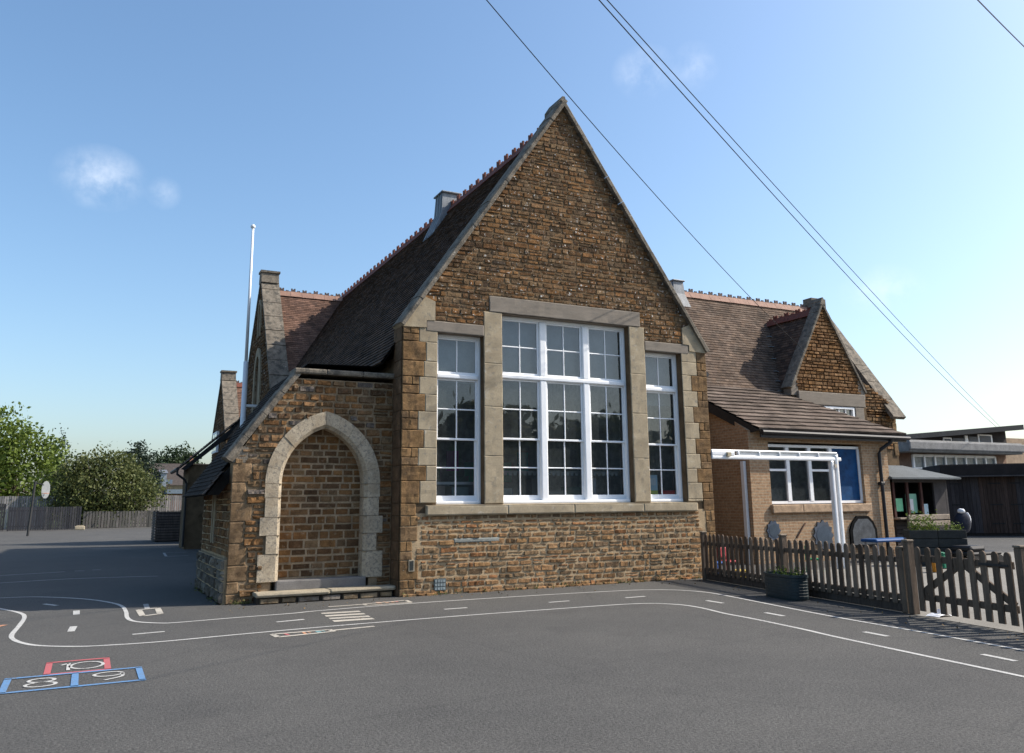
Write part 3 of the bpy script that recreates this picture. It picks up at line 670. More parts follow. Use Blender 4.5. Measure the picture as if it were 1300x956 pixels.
# arch surround: voussoirs and jamb blocks with chamfered inner edge
mb=MB(); rnd=random.Random(17)
def ring(z0,z1,side,outw=None,steps=5):
    """one voussoir between two heights on an arc or a jamb block"""
    pts=[]
    for i in range(steps+1):
        z=z0+(z1-z0)*i/steps; pts.append(z)
    return pts
yf0=YP-.062
zt_i=math.sqrt(RI**2-CI**2)
def arcpt(Rr,ang,side): # ang measured at the opposite centre from horizontal
    cx=AC+ (CI if side<0 else -CI); return (cx+ side*Rr*math.cos(ang), ZSP+Rr*math.sin(ang))
for side in (-1,1):
    amax_i=math.acos(CI/RI); amax_o=math.acos(CI/RO); nb=6
    for b in range(nb):
        prof_in=[];prof_out=[]
        for k in range(5):
            t=(b+.01+(.98)*k/4)/nb
            prof_in.append(arcpt(RI,amax_i*t,side)); prof_out.append(arcpt(RO,amax_o*t,side))
        ch=[arcpt(RI+.06,math.acos(CI/(RI+.06))*((b+.01+.98*k/4)/nb),side) for k in range(5)]
        o=rnd.uniform(-.006,.006)
        for k in range(4):
            A=lambda p,y:(p[0],y,p[1])
            mb.quad(A(ch[k],yf0+o),A(ch[k+1],yf0+o),A(prof_out[k+1],yf0+o),A(prof_out[k],yf0+o))
            mb.quad(A(prof_in[k],yf0+.06),A(prof_in[k+1],yf0+.06),A(ch[k+1],yf0+o),A(ch[k],yf0+o))
            mb.quad(A(prof_in[k],yf0+.06),A(prof_in[k+1],yf0+.06),A(prof_in[k+1],YP+.26),A(prof_in[k],YP+.26))
            mb.quad(A(prof_out[k],yf0+o),A(prof_out[k+1],yf0+o),A(prof_out[k+1],YP+.02),A(prof_out[k],YP+.02))
    xin=AC+side*(RI-CI)
    for z0,z1,w in ((.33,.79,.36),(.79,1.10,.235),(1.10,1.41,.35),(1.41,1.74,.275),(1.74,ZSP,.288)):
        xo=AC+side*(RI-CI+w); o=rnd.uniform(-.006,.006); xc_=xin+side*.06
        zz0,zz1=z0+.004,z1-.004
        q=lambda a,b,c,d:mb.quad(a,b,c,d)
        q((xc_,yf0+o,zz0),(xc_,yf0+o,zz1),(xo,yf0+o,zz1),(xo,yf0+o,zz0)); q((xin,yf0+.06,zz0),(xin,yf0+.06,zz1),(xc_,yf0+o,zz1),(xc_,yf0+o,zz0))
        q((xin,yf0+.06,zz0),(xin,yf0+.06,zz1),(xin,YP+.26,zz1),(xin,YP+.26,zz0)); q((xo,yf0+o,zz0),(xo,yf0+o,zz1),(xo,YP+.02,zz1),(xo,YP+.02,zz0))
        q((xin,yf0+o,zz1),(xo,yf0+o,zz1),(xo,YP+.02,zz1),(xin,YP+.02,zz1)); q((xin,yf0+o,zz0),(xo,yf0+o,zz0),(xo,YP+.02,zz0),(xin,YP+.02,zz0))
part('arch_surround',mb,M['archstone'],S)
mb=MB(); mb.bbox(AC-.78,AC+.80,YP-.06,YP+.24,.17,.345,.01); part('door_threshold',mb,M['plinthst'],S)
mb=MB(); mb.bbox(-2.43,-1.2,.07,.5,.115,.185,.015); mb.bbox(-1.195,-.02,.075,.5,.12,.188,.015); st=part('door_step',mb,M['concrete'],S)
mb=MB(); rubble(mb,front(.13),-.02,.115,lambda z:[(-2.38,-.05)],ch=(.13,.14),cw=(.25,.45),prot=.02,pal=[(.22,.17,.11),(.15,.13,.11),(.26,.19,.11)],seed=3,joint=.05,neat=.5)
mb.box(-2.4,-.05,.16,.5,-.02,.115,(.05,.045,.04)); part('step_support',mb,M['quoin'],st)
# porch coping: raking piece, kneeler and flat top
mb=MB()
coping(mb,-3.0,2.43,-1.84,4.03,YP-.06,YP+.42,.12,4,5)
for a,b in ((-1.88,-1.30),(-1.295,-.62),(-.615,.0)):
    mb.bbox(a,b,YP-.09,YP+.42,3.945,4.04,.012)
mb.prism([(XP+.02,2.34),(XP+.25,2.34),(XP+.25,2.62),(XP+.13,2.62),(-3.0,2.42)],P(YP-.03),P(YP+.4))
part('porch_coping',mb,M['coping'],S)
# porch side wall (faces left) with plinth and slit window
mb=MB(); mb.box(XP+.03,XP+.4,YP+.45,4.06,-.1,2.3); mb.prism([(XP+.03,-.1),(0,-.1),(0,3.9),(-1.6,3.9),(XP+.03,2.1)],P(4.0),P(4.3)); part('porch_side_wall',mb,M['mortar'],S)
def side_iv(z):
    if .92<z<1.85: return [(-4.06,-2.62),(-2.2,-YP-.0)]
    return [(-4.06,-YP)]
mb=MB(); rubble(mb,leftp(XP+.02),.75,2.0,side_iv,ch=(.09,.15),cw=(.2,.45),prot=.03,pal=IR,seed=41,joint=.02)
rubble(mb,leftp(XP-.05),0,.72,lambda z:[(-4.06,-YP)],ch=(.14,.22),cw=(.2,.5),prot=.04,pal=[(.13,.11,.085),(.17,.15,.12),(.1,.085,.07)],seed=42,joint=.02)
part('porch_side_stonework',mb,M['stone_low'],S)
mb=MB(); mb.box(XP-.08,XP+.05,YP,4.06,-.1,.0); mb.box(XP-.05,XP+.05,YP+.02,4.06,0,.72); part('porch_plinth',mb,M['mortar'],S)
mb=MB()
for y0,y1 in ((2.22,2.30),(2.52,2.60)): mb.box(XP-.02,XP+.1,y0,y1,.93,1.85)
mb.box(XP+.06,XP+.09,2.3,2.52,.93,1.85,mi=1)
part('slit_window',mb,[M['lime'],M['black']],S)
# porch roof
mb=MB(); SLP=(4.0-1.8)/(3.27-1.82)
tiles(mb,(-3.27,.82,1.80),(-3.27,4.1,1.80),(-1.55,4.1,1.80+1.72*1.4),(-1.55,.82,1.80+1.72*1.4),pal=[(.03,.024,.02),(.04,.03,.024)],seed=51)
tiles(mb,(-3.27,.5,1.80),(-3.27,.9,1.80),(-2.98,.9,2.2),(-2.98,.5,2.2),pal=PD,seed=52)
mb.quad((-1.55,.82,4.2),(0.2,.82,4.25),(0.2,4.1,4.25),(-1.55,4.1,4.2),col=(.05,.05,.05))
for y in (.82,4.1):
    mb.prism([(-3.2,1.8),(-1.55,4.12),(-1.5,4.12),(-1.5,3.9),(-3.0,1.8)],P(y),P(y+.05),col=(.03,.03,.03))
part('porch_roof',mb,M['tile'],S)

# ------------------------------------------------------------------ cross wing on the left with its gable
def side_gable(y,xg,za,half,zf,xr,ridge_z,mcol,arch=None,seed=1,name='side'):
    """gable facing left at x=xg, ridge along x to xr"""
    sl=(za-zf)/half
    mb=MB(); Lp=lambda x:(lambda u,v:(x,u,v))
    mb.prism([(y-half,0),(y+half,0),(y+half,zf-.1),(y,za-.15),(y-half,zf-.1)],Lp(xg+.02),Lp(xg+.55))
    part(name+'_gable_wall',mb,M['mortar_dark'],S)
    mb=MB()
    def iv(z):
        k=min(half,(za-.2-z)/sl) ; a,b=-(y+k),-(y-k)
        if arch and arch[2]<z<arch[3]:
            h=arch[1]*min(1,math.sqrt(max(0,(arch[3]-z)/(arch[3]-arch[2]-.6)))); return [(a,-arch[0]-h),(-arch[0]+h,b)]
        return [(a,b)]
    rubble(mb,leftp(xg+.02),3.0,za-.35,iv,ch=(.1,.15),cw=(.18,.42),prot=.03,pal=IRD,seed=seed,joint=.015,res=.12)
    part(name+'_gable_stonework',mb,M['stone'],S)
    # coping with the broad lichened top facing the camera
    mb=MB(); rnd=random.Random(seed)
    for sg in (-1,1):
        a=Vector((0,y+sg*(half+.1),zf-.05)); b=Vector((0,y,za)); n=9
        for i in range(n):
            p=a.lerp(b,(i+.02)/n); q=a.lerp(b,(i+.98)/n); d=(b-a).normalized(); nr=Vector((0,sg*d.z,abs(d.y)))*1.
            o=rnd.uniform(-.01,.01)
            pr=[(xg-.05,-.12),(xg-.05,o),(xg+.62,o),(xg+.62,-.12)]
            f=lambda c:(lambda u,v:(u,c.y+nr.y*v,c.z+nr.z*v))
            mb.prism(pr,f(p),f(q))
    mb.prism([(y-.28,za-.32),(y+.28,za-.32),(y+.2,za+.08),(y-.2,za+.08)],Lp(xg-.06),Lp(xg+.6))
    mb.box(xg-.09,xg+.64,y-.26,y+.26,za+.08,za+.16)
    part(name+'_gable_coping',mb,M['coping'],S)
    return sl
YG=17.3
slc=side_gable(YG,.3,10.35,3.45,4.9,0,9.8,None,arch=(YG-.2,.62,4.0,7.3),seed=61,name='cross_wing')
mb=MB(); k=3.6
tiles(mb,(.8,YG-k,9.72-1.4*k),(3.6,YG-k,9.72-1.4*k),(3.6,YG,9.72),(.8,YG,9.72),pal=PBR,seed=62)
tiles(mb,(.8,YG+k,9.72-1.4*k),(3.6,YG+k,9.72-1.4*k),(3.6,YG,9.72),(.8,YG,9.72),gauge=.25,tw=.5,pal=PBR,seed=63)
part('cross_wing_roof',mb,M['tile'],S)
ridge((.95,YG,9.76),(3.6,YG,9.76),M['ridge_pale'],M['crest'],'cross_wing_ridge_tiles')
# arched window of the cross wing
def lancet(mb,x,y,hw,z0,z1,w,depth=.06,n=12):
    def out(h,zt):
        pts=[(-h,z0)]; hh=zt-z0; zs=zt-h*1.75
        for i in range(n+1):
            t=i/n; z=zs+(zt-zs)*math.sin(t*math.pi/2); pts.append((-h*(1-t**1.7),z))
        return pts+[( -p[0],p[1]) for p in pts[::-1]]
    A=out(hw,z1); B=out(hw-w,z1-w*1.6)
    for (p,q),(r,s_) in zip(zip(A,A[1:]),zip(B,B[1:])):
        mb.quad((x,y+p[0],p[1]),(x,y+q[0],q[1]),(x,y+s_[0],s_[1]),(x,y+r[0],r[1])); mb.quad((x,y+p[0],p[1]),(x,y+q[0],q[1]),(x+.1,y+q[0],q[1]),(x+.1,y+p[0],p[1])); mb.quad((x,y+r[0],r[1]),(x,y+s_[0],s_[1]),(x+.15,y+s_[0],s_[1]),(x+.15,y+r[0],r[1]))
    return B
mb=MB(); B=lancet(mb,.24,YG-.2,.68,4.0,7.45,.2); B2=lancet(mb,.24,YG-.1,.28,7.9,9.35,.10)
w=part('arched_window',mb,M['lime'],S)
mb=MB(); i=[mb.vert((.42,YG-.2+a,z)) for a,z in B]; mb.face(i); i=[mb.vert((.42,YG-.1+a,z)) for a,z in B2]; mb.face(i)
part('window_pane',mb,mat('leaded_dark_glass',(.12,.11,.09),rough=.3,var=.2,bump=0),w)
mb=MB(); mb.bbox(.30,.40,YG-.25,YG-.15,4.0,7.1,.01); part('window_mullion',mb,M['lime'],w)
# second, smaller gable further back
YG2=27.4
side_gable(YG2,.35,7.95,2.3,4.9,0,7.3,None,seed=71,name='rear_wing')
mb=MB(); k=2.5
tiles(mb,(.9,YG2-k,7.45-1.25*k),(4.5,YG2-k,7.45-1.25*k),(4.5,YG2,7.45),(.9,YG2,7.45),pal=PBR,seed=72,gauge=.12,tw=.2)
tiles(mb,(.9,YG2+k,7.45-1.25*k),(4.5,YG2+k,7.45-1.25*k),(4.5,YG2,7.45),(.9,YG2,7.45),gauge=.25,tw=.5,pal=PBR,seed=73)
part('rear_wing_roof',mb,M['tile'],S)
ridge((.95,YG2,7.5),(4.4,YG2,7.5),M['ridge'],M['crest'],'rear_wing_ridge_tiles')
mb=MB(); mb.box(.22,.33,YG2-.2,YG2+1.3,4.15,5.15); w=part('rear_window',mb,M['white'],S)
mb=MB()
for y0 in (YG2-.12,YG2+.6): mb.quad((.215,y0,4.25),(.215,y0+.6,4.25),(.215,y0+.6,5.05),(.215,y0,5.05))
part('window_pane',mb,M['glass'],w)
# rear lean-to roof with eaves gutter and pipe
mb=MB()
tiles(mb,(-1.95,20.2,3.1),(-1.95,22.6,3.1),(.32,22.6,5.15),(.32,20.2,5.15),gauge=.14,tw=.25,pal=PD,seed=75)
mb.prism([(-1.9,3.05),(.32,5.1),(.32,4.8),(-1.75,3.0)],P(20.2),P(20.26),col=(.03,.03,.03))
part('rear_lean_to_roof',mb,M['tile'],S)
mb=MB(); mb.box(-1.6,.3,20.4,22.4,-.1,3.25); part('rear_lean_to_wall',mb,M['mortar_dark'],S)
mb=MB(); mb.tube([(-2.03,20.1,3.05),(-2.03,22.6,3.0)],.07,8); mb.tube([(-2.03,20.2,3.0),(-2.03,20.2,2.85),(-1.75,20.25,2.65),(-1.66,20.3,2.5),(-1.66,20.3,.1)],.045,8); part('rear_gutter',mb,M['black'],S)
mb=MB(); mb.box(-.9,-.5,9,14,3.1,3.9,mi=0)
# ------------------------------------------------------------------ right wing (old stone) with dormer gable
RWY=7.12; RWZ=8.5
mb=MB()
zb=lambda y:RWZ-1.4*(RWY-y)
tiles(mb,(7.0,4.6,zb(4.6)),(18.6,4.6,zb(4.6)),(18.6,RWY,RWZ),(7.0,RWY,RWZ),pal=PB,seed=81,gauge=.115,th=.02)
tiles(mb,(7.0,9.9,zb(4.34)),(18.6,9.9,zb(4.34)),(18.6,RWY,RWZ),(7.0,RWY,RWZ),pal=PB,seed=82,gauge=.25,tw=.5)
part('right_wing_roof',mb,M['tile'],S)
ridge((7.5,RWY,RWZ+.04),(18.3,RWY,RWZ+.04),M['ridge_pale'],M['crest'],'right_wing_ridge_tiles')
mb=MB(); mb.box(7.2,18.8,4.3,4.6,-.1,4.45); mb.prism([(17.2,4.3),(18.75,4.3),(18.75,4.7),(17.2,5.5)],P(4.3),P(4.42)); mb.box(18.4,18.8,4.6,9.8,-.1,4.6)
mb.prism([(4.3,4.6),(9.9,4.6),(RWY,RWZ-.1)],lambda u,v:(18.4,u,v),lambda u,v:(18.8,u,v))
DX=15.6; DY=4.1; DZ=7.95
mb.prism([(14.05,4.0),(17.25,4.0),(17.25,5.15),(DX,DZ-.15),(14.05,5.15)],P(DY+.02),P(DY+.4))
part('right_wing_wall',mb,M['mortar_dark'],S)
sld=(DZ-5.1)/1.65
mb=MB()
rubble(mb,front(DY),4.93,DZ-.3,lambda z:[(max(14.2,DX-(DZ-.15-z)/sld),min(17.05,DX+(DZ-.15-z)/sld))],ch=(.08,.13),cw=(.15,.36),prot=.03,pal=IRL[:2]+IR[:3],seed=83,joint=.014,res=.09)
part('right_wing_stonework',mb,M['stone_low'],S); mb=MB(); rubble(mb,front(4.3),3.2,5.3,lambda z:[(17.3,min(18.55,18.75-max(0,z-4.7)*1.9))],ch=(.08,.14),cw=(.15,.36),prot=.05,pal=IR,seed=84,joint=.016,res=.09)
part('right_wing_stonework',mb,M['stone_low'],S)
mb=MB()
for z0,z1,w in ((3.0,3.4,.2),(3.4,3.75,.3),(3.75,4.1,.2),(4.1,4.5,.3)): stone(mb,front(4.3),18.8-w,18.8,z0,z1-.01,.04,rnd,jit((.26,.17,.09),.1),.85,.1)
part('right_wing_quoin',mb,M['quoin'],S)
mb=MB()
coping(mb,13.9,5.02,DX,DZ,DY-.07,DY+.36,.10,7,7); coping(mb,17.3,5.02,DX,DZ,DY-.07,DY+.36,.10,7,8)
part('right_wing_coping',mb,M['coping'],S); mb=MB()
rnd=random.Random(5)
a=Vector((0,3.95,4.25)); b=Vector((0,RWY,8.78)); d=(b-a).normalized(); nr=Vector((0,-d.z,d.y))
for i in range(7):
    p=a.lerp(b,(i+.01)/7); q=a.lerp(b,(i+.99)/7); o=rnd.uniform(-.01,.01)
    f=lambda c:(lambda u,v:(u,c.y+nr.y*v,c.z+nr.z*v)); mb.prism([(18.32,-.12),(18.32,o),(18.92,o),(18.92,-.12)],f(p),f(q))
mb.box(18.25,18.98,RWY-.2,RWY+.2,8.6,8.95)
part('right_wing_coping',mb,M['coping'],S); mb=MB()
mb.prism([(DX-.12,DZ-.18),(DX+.12,DZ-.18),(DX+.02,DZ+.06),(DX-.02,DZ+.06)],P(DY-.08),P(DY+.45))
part('apex_stone',mb,M['coping'],S)
mb=MB()
for s in (-1,1): mb.prism([(DX+s*1.62,4.78),(DX+s*1.62,5.08),(DX+s*1.33,5.5),(DX+s*1.33,4.93),(DX+s*1.4,4.78)],P(DY-.02),P(DY+.3))
mb.bbox(14.2,17.1,DY-.10,DY+.3,4.5,4.91,.01)
for a,b in ((16.62,17.02),): mb.bbox(a,b,DY-.09,DY+.3,3.4,4.49,.01)
part('right_wing_lintel',mb,M['lintel'],S)
mb=MB(); yy=DY-.045
for a,b in ((14.6,14.68),(15.52,15.66),(16.52,16.6)): mb.box(a,b,yy-.03,yy+.08,3.6,4.48)
for a,b in ((15.05,15.09),(15.93,15.96),(16.22,16.25)): mb.box(a,b,yy,yy+.05,3.6,4.44)
mb.box(14.6,16.6,yy-.028,yy+.08,4.42,4.482); mb.box(14.6,16.6,yy-.028,yy+.08,3.5,3.62)
w=part('dormer_window',mb,M['white'],S)
mb=MB(); mb.quad((14.6,yy+.04,3.6),(16.6,yy+.04,3.6),(16.6,yy+.04,4.45),(14.6,yy+.04,4.45)); part('window_pane',mb,M['glass'],w)
mb=MB(); mb.box(14.62,16.58,yy+.05,yy+.06,3.5,4.49); part('window_blind',mb,M['dark'],w)
# dormer roof
yi=RWY-(RWZ-7.62)/1.4
def dz_(x): return 7.62-sld*abs(x-DX)
mb=MB()
for sg in (-1,1):
    xb=DX+sg*1.75; yb=RWY-(RWZ-dz_(xb))/1.4
    tiles(mb,(xb,DY+.3,dz_(xb)),(xb,max(yb,DY+.35),dz_(xb)),(DX,yi,7.62),(DX,DY+.3,7.62),gauge=.105,pal=PD,seed=86+sg)
part('dormer_roof',mb,M['tile'],S)
ridge((DX,DY+.35,7.66),(DX,yi,7.66),M['ridge'],M['ridge'],'dormer_ridge_tiles')
for t in (.1,.22,.34,.5,.66,.8):   # lead soakers in the valley
    mb=MB(); x=DX-1.75*(1-t)+.0; y=RWY-(RWZ-dz_(x))/1.4; mb.box(x-.16,x+.02,y-.05,y+.03,dz_(x)+.03,dz_(x)+.06); part('valley_flashing',mb,M['lead'],S)
# small fittings on the front wall
mb=MB(); mb.box(.17,.28,-.045,0,.43,.63,(.35,.3,.22)); mb.box(.19,.26,-.05,-.044,.45,.61,(.03,.035,.035))
part('small_vent_hatch',mb,M['vcr'],S)
mb=MB(); mb.box(.66,.89,-.04,0,.07,.28,(.10,.12,.12))
for k in range(4):
    for j in range(3): mb.box(.675+k*.053,.715+k*.053,-.046,-.04,.085+j*.065,.13+j*.065,(.22,.26,.27))
part('air_brick',mb,M['vcr'],S)
mb=MB(); mb.bbox(1.05,1.98,-.035,0,.90,.975,.008); part('inset_grey_slab',mb,mat('grey_slate_slab',(.22,.23,.21),bump=.2),S)
mb=MB(); mb.box(.64,.0+.9,-.02,0,.99,.99+.001)
# gutter end fitting at the right corner
mb=MB(); mb.tube([(W2+.12,.3,4.42),(W2+.12,.3,4.2),(W2+.1,.25,4.05)],.05,8,col=(.03,.03,.03)); mb.tube([(W2+.2,.2,4.45),(W2+.2,21,4.45)],.06,8,col=(.03,.03,.03))
part('eaves_gutter',mb,M['black'],S)

# ------------------------------------------------------------------ brick extension
E=thing('brick_extension','low buff brick extension with tiled lean-to roof behind the white canopy frame','extension',(13,3,0))
EX0,EX1,EY=10.30,15.55,2.13
wx=[10.98,14.50]; wz=[1.51,3.08]
mb=MB()
mb.box(EX0,wx[0],EY,EY+.28,-.1,3.42); mb.box(wx[1],EX1,EY,EY+.28,-.1,3.42); mb.box(wx[0],wx[1],EY,EY+.28,-.1,wz[0]-.2); mb.box(wx[0],wx[1],EY,EY+.28,wz[1]+.06,3.42)
mb.box(EX0,EX0+.28,EY+.28,4.3,-.1,3.42); mb.prism([(EY,3.42),(4.3,3.42),(4.3,4.7)],lambda u,v:(EX0,u,v),lambda u,v:(EX0+.28,u,v))
mb.box(EX1-.28,EX1,EY+.28,4.3,-.1,3.42)
mb.box(7.2,EX0,3.6,3.9,-.1,4.2)
part('brick_wall',mb,M['brick'],E)
mb=MB(); PE=[(.125,.098,.080),(.14,.108,.088),(.11,.085,.068),(.15,.118,.095)]
s2=(4.98-3.44)/(4.6-1.86)
tiles(mb,(10.45,1.86,3.44),(16.1,1.86,3.44),(13.6,4.6,4.98),(9.9,4.6,4.98),gauge=.26,tw=.3,th=.045,pal=PE,seed=91,jitn=.004)
tiles(mb,(9.9,4.6,4.98),(7.0,4.6,4.98),(7.0,4.6,4.99),(9.9,4.6,4.99),pal=PE)
tiles(mb,(16.1,1.86,3.44),(16.1,4.1,3.44),(14.05,4.1,4.7),(13.6,4.6,4.98),gauge=.27,tw=.3,th=.03,pal=PE,seed=92)
mb.quad((10.45,1.86,3.40),(16.1,1.86,3.40),(16.1,4.1,3.40),(10.45,4.1,3.40),col=(.1,.08,.06))
mb.prism([(1.86,3.44),(4.6,4.98),(4.6,4.7),(2.2,3.38)],lambda u,v:(10.44-(u-1.86)*.19,u,v-.03),lambda u,v:(10.5-(u-1.86)*.19,u,v-.03),col=(.04,.035,.03))
part('lean_to_roof',mb,M['tile'],E)
mb=MB(); mb.tube([(10.5,1.80,3.36),(16.15,1.80,3.33)],.055,8); mb.box(10.5,16.1,1.86,1.9,3.22,3.40); part('eaves_gutter',mb,M['black'],E)
mb=MB(); px=15.12
mb.tube([(px+.30,1.82,3.3),(px+.28,1.86,3.2),(px+.05,2.03,3.0),(px,2.05,2.9),(px,2.05,.0)],.05,8); mb.bbox(px-.08,px+.08,2.0,2.12,2.0,2.09,.01); part('downpipe',mb,M['black'],E)
# pale corner pipe on the left wall
mb=MB(); mb.bbox(EX0-.10,EX0-.01,EY+.12,EY+.24,0,2.62,.01); part('white_downpipe',mb,M['whitemetal'],E)
mb=MB()
for a,b in ((wx[0]-.06,12.0),(12.0,13.1),(13.1,14.62)): mb.bbox(a+.002,b-.002,EY-.09,EY+.2,wz[0]-.24,wz[0]-.02,.012)
part('window_sill',mb,mat('tan_sill',(.36,.25,.16),bump=.15),E)
mb=MB()
X=[10.98,11.74,12.55,13.36,14.50]
f=.055; yy=EY+.1
mb.box(wx[0],wx[1],yy,yy+.08,wz[0],wz[0]+.07); mb.box(wx[0],wx[1],yy,yy+.08,wz[1]-.07,wz[1])
for i,x in enumerate(X): 
    a,b=(x,x+.08) if i==0 else ((x-.08,x) if i==4 else (x-.06,x+.06)); mb.box(a,b,yy-.012,yy+.07,wz[0]+.07,wz[1]-.07)
for i in (0,2): mb.box(X[i]+.07,X[i+1]-.06,yy,yy+.06,2.37,2.43)
for i in (0,1,2): mb.box(X[i]+.07,X[i+1]-.06,yy,yy+.06,2.83,2.87)
w=part('casement_window',mb,M['white'],E)
mb=MB(); mb.quad((X[0],yy+.04,wz[0]),(X[3],yy+.04,wz[0]),(X[3],yy+.04,wz[1]),(X[0],yy+.04,wz[1])); part('window_pane',mb,M['glass'],w)
mb=MB(); mb.box(X[3]+.06,X[4]-.08,yy+.02,yy+.05,wz[0]+.07,wz[1]-.07); part('blue_panel',mb,mat('deep_blue_panel',(.006,.05,.14),spec=.15,rough=.7,bump=0),w)
mb=MB(); mb.box(EX0+.3,EX1-.3,3.9,4.0,.2,3.3); mb.box(EX0+.3,EX1-.3,2.35,3.9,.2,.25); mb.box(11.2,12.0,2.9,3.4,1.2,1.9,(.2,.3,.4)); part('room_interior',mb,M['dark'],E)

# ------------------------------------------------------------------ white canopy frame
Cn=thing('canopy_frame','white metal canopy frame with slatted beam reaching from the gable corner over the yard','canopy frame',(9.2,0,0))
mb=MB(); cy=.0; cx0,cx1=7.22,11.12
mb.bbox(cx0,cx1+.1,cy-.04,cy+.06,2.52,2.60,.01); mb.bbox(cx0,cx1-.02,cy-.03,cy+.05,2.69,2.73,.008)
mb.bbox(cx0,cx0+.65,cy-.045,cy+.0,2.60,2.69,.006)
part('beam',mb,M['whitemetal'],Cn)
for k in range(6): mb=MB(); x=8.0+k*.62; mb.bbox(x-.02,x+.02,cy-.035,cy+.05,2.60,2.69,.005); part('beam_divider',mb,M['whitemetal'],Cn)
for k in range(5): mb=MB(); x=8.02+k*.62; mb.box(x,x+.58,cy+.0,cy+.02,2.605,2.688,(.62,.62,.60)); part('beam_panel',mb,M['vc'],Cn)
for dx in (-.16,.0):
    mb=MB(); mb.bbox(cx1+dx-.10,cx1+dx-.0-.01,cy-.05,cy+.05,.0,2.52 if dx<0 else 2.66,.012); part('post',mb,M['whitemetal'],Cn)
mb=MB(); mb.box(cx1-.17,cx1-.10,cy-.07,cy-.05,2.36,2.44,(.4,.35,.28)); part('bracket',mb,M['vc'],Cn); mb=MB(); mb.box(7.62,7.72,cy-.1,cy-.03,2.58,2.67,(.35,.3,.2)); part('bracket',mb,M['vc'],Cn)
# (open frame, no covering)

# ------------------------------------------------------------------ picket fence and gate
FC=[(.105,.076,.054),(.125,.092,.066),(.085,.062,.046),(.145,.11,.082)]
def fpt(y): return Vector((FX(y),y,0))
fd=(fpt(0)-fpt(-1)).normalized(); fn=Vector((-fd.y,fd.x,0))   # fd towards the building, fn points left (camera side)
if fn.x>0: fn=-fn
def TF(o): return lambda p:(o+fd*p.x-fn*p.y+Vector((0,0,p.z)))
def picket(mb,o,h,z0=.0,w=.049,th=.02,lean=0,y=.0):
    pr=[(-w,z0),(w,z0),(w,h-.05),(w*.8,h-.02),(w*.4,h-.003),(0,h),(-w*.4,h-.003),(-w*.8,h-.02),(-w,h-.05)]
    c=jit(random.choice(FC),.2)
    T=TF(o); f=lambda yy:(lambda u,v:tuple(T(Vector((u+lean*v,yy,v)))))
    mb.prism(pr,f(y),f(y+th),col=c)
def fence(y0,y1,label,group=None,h=.93,posts=()):
    base=fpt((y0+y1)/2); t=thing('picket_fence',label,'fence',base,group)
    L=(fpt(y0)-fpt(y1)).length
    for z in (.22,.74):
        mb=MB(); o=fpt(y1); mb.bbox(0,L,.022,.06,z-.04,z+.04,.006,col=FC[0],T=TF(o)); part('rail',mb,M['fence'],t)
    mb=MB(); mb.bbox(0,L,.03,.055,.01,.17,.005,col=(.06,.048,.04),T=TF(fpt(y1))); part('gravel_board',mb,M['fence'],t)
    n=int(L/.168)
    for i in range(n):
        mb=MB(); o=fpt(y1)+fd*(.09+i*(L-.12)/n); picket(mb,o,h+random.uniform(-.012,.012),.13,lean=random.uniform(-.012,.012)); part('picket',mb,M['fence'],t)
    for yp,hh in posts:
        mb=MB(); o=fpt(yp); mb.bbox(-.05,.05,-.02,.09,0,hh,.012,col=FC[1],T=TF(o)); mb.bbox(-.058,.058,-.028,.098,hh,hh+.03,.01,col=(.2,.16,.12),T=TF(o)); part('post',mb,M['fence'],t)
    return t
fence(-.35,-3.1,'brown picket fence section running from the stone gable to behind the oval planter',posts=((-.4,.95),(-3.15,.98)))
fence(-3.2,-6.05,'brown picket fence section between the oval planter and the gate',posts=((-6.12,1.0),(-6.0,.9)))
fence(-8.05,-12,'brown picket fence section continuing beyond the gate at the right edge',posts=((-7.95,1.0),(-11.9,1.0)))
t=thing('picket_gate','brown wooden picket gate with diagonal braces in the playground fence','gate',fpt(-7.0))
y0,y1=-6.25,-7.85; L=(fpt(y0)-fpt(y1)).length
n=9
for i in range(n):
    mb=MB(); o=fpt(y1)+fd*(.07+i*(L-.14)/(n-1)); picket(mb,o,.94,.07); part('picket',mb,M['fence'],t)
for z in (.26,.78):
    mb=MB(); mb.bbox(.02,L-.02,.022,.055,z-.045,z+.045,.006,col=FC[0],T=TF(fpt(y1))); part('rail',mb,M['fence'],t)
for (xa,za,xb,zb_) in ((.05,.30,L/2,.76),(L-.05,.30,L/2,.76)):
    mb=MB(); d=Vector((xb-xa,0,zb_-za)); nn=Vector((-d.z,0,d.x)).normalized()*.045; T=TF(fpt(y1))
    a=Vector((xa,0,za));b=Vector((xb,0,zb_)); pr=[a+nn,b+nn,b-nn,a-nn]
    A=[mb.vert(T(p+Vector((0,.024,0)))) for p in pr]; B=[mb.vert(T(p+Vector((0,.05,0)))) for p in pr]
    mb.face(A,FC[0]); mb.face(B[::-1],FC[0])
    for i in range(4): mb.face((A[i],B[i],B[(i+1)%4],A[(i+1)%4]),FC[0])
    part('brace',mb,M['fence'],t)
mb=MB(); mb.box(.06,.5,-.012,-.004,.76,.79,(.03,.03,.03),T=TF(fpt(y1))); part('hinge',mb,M['vc'],t)

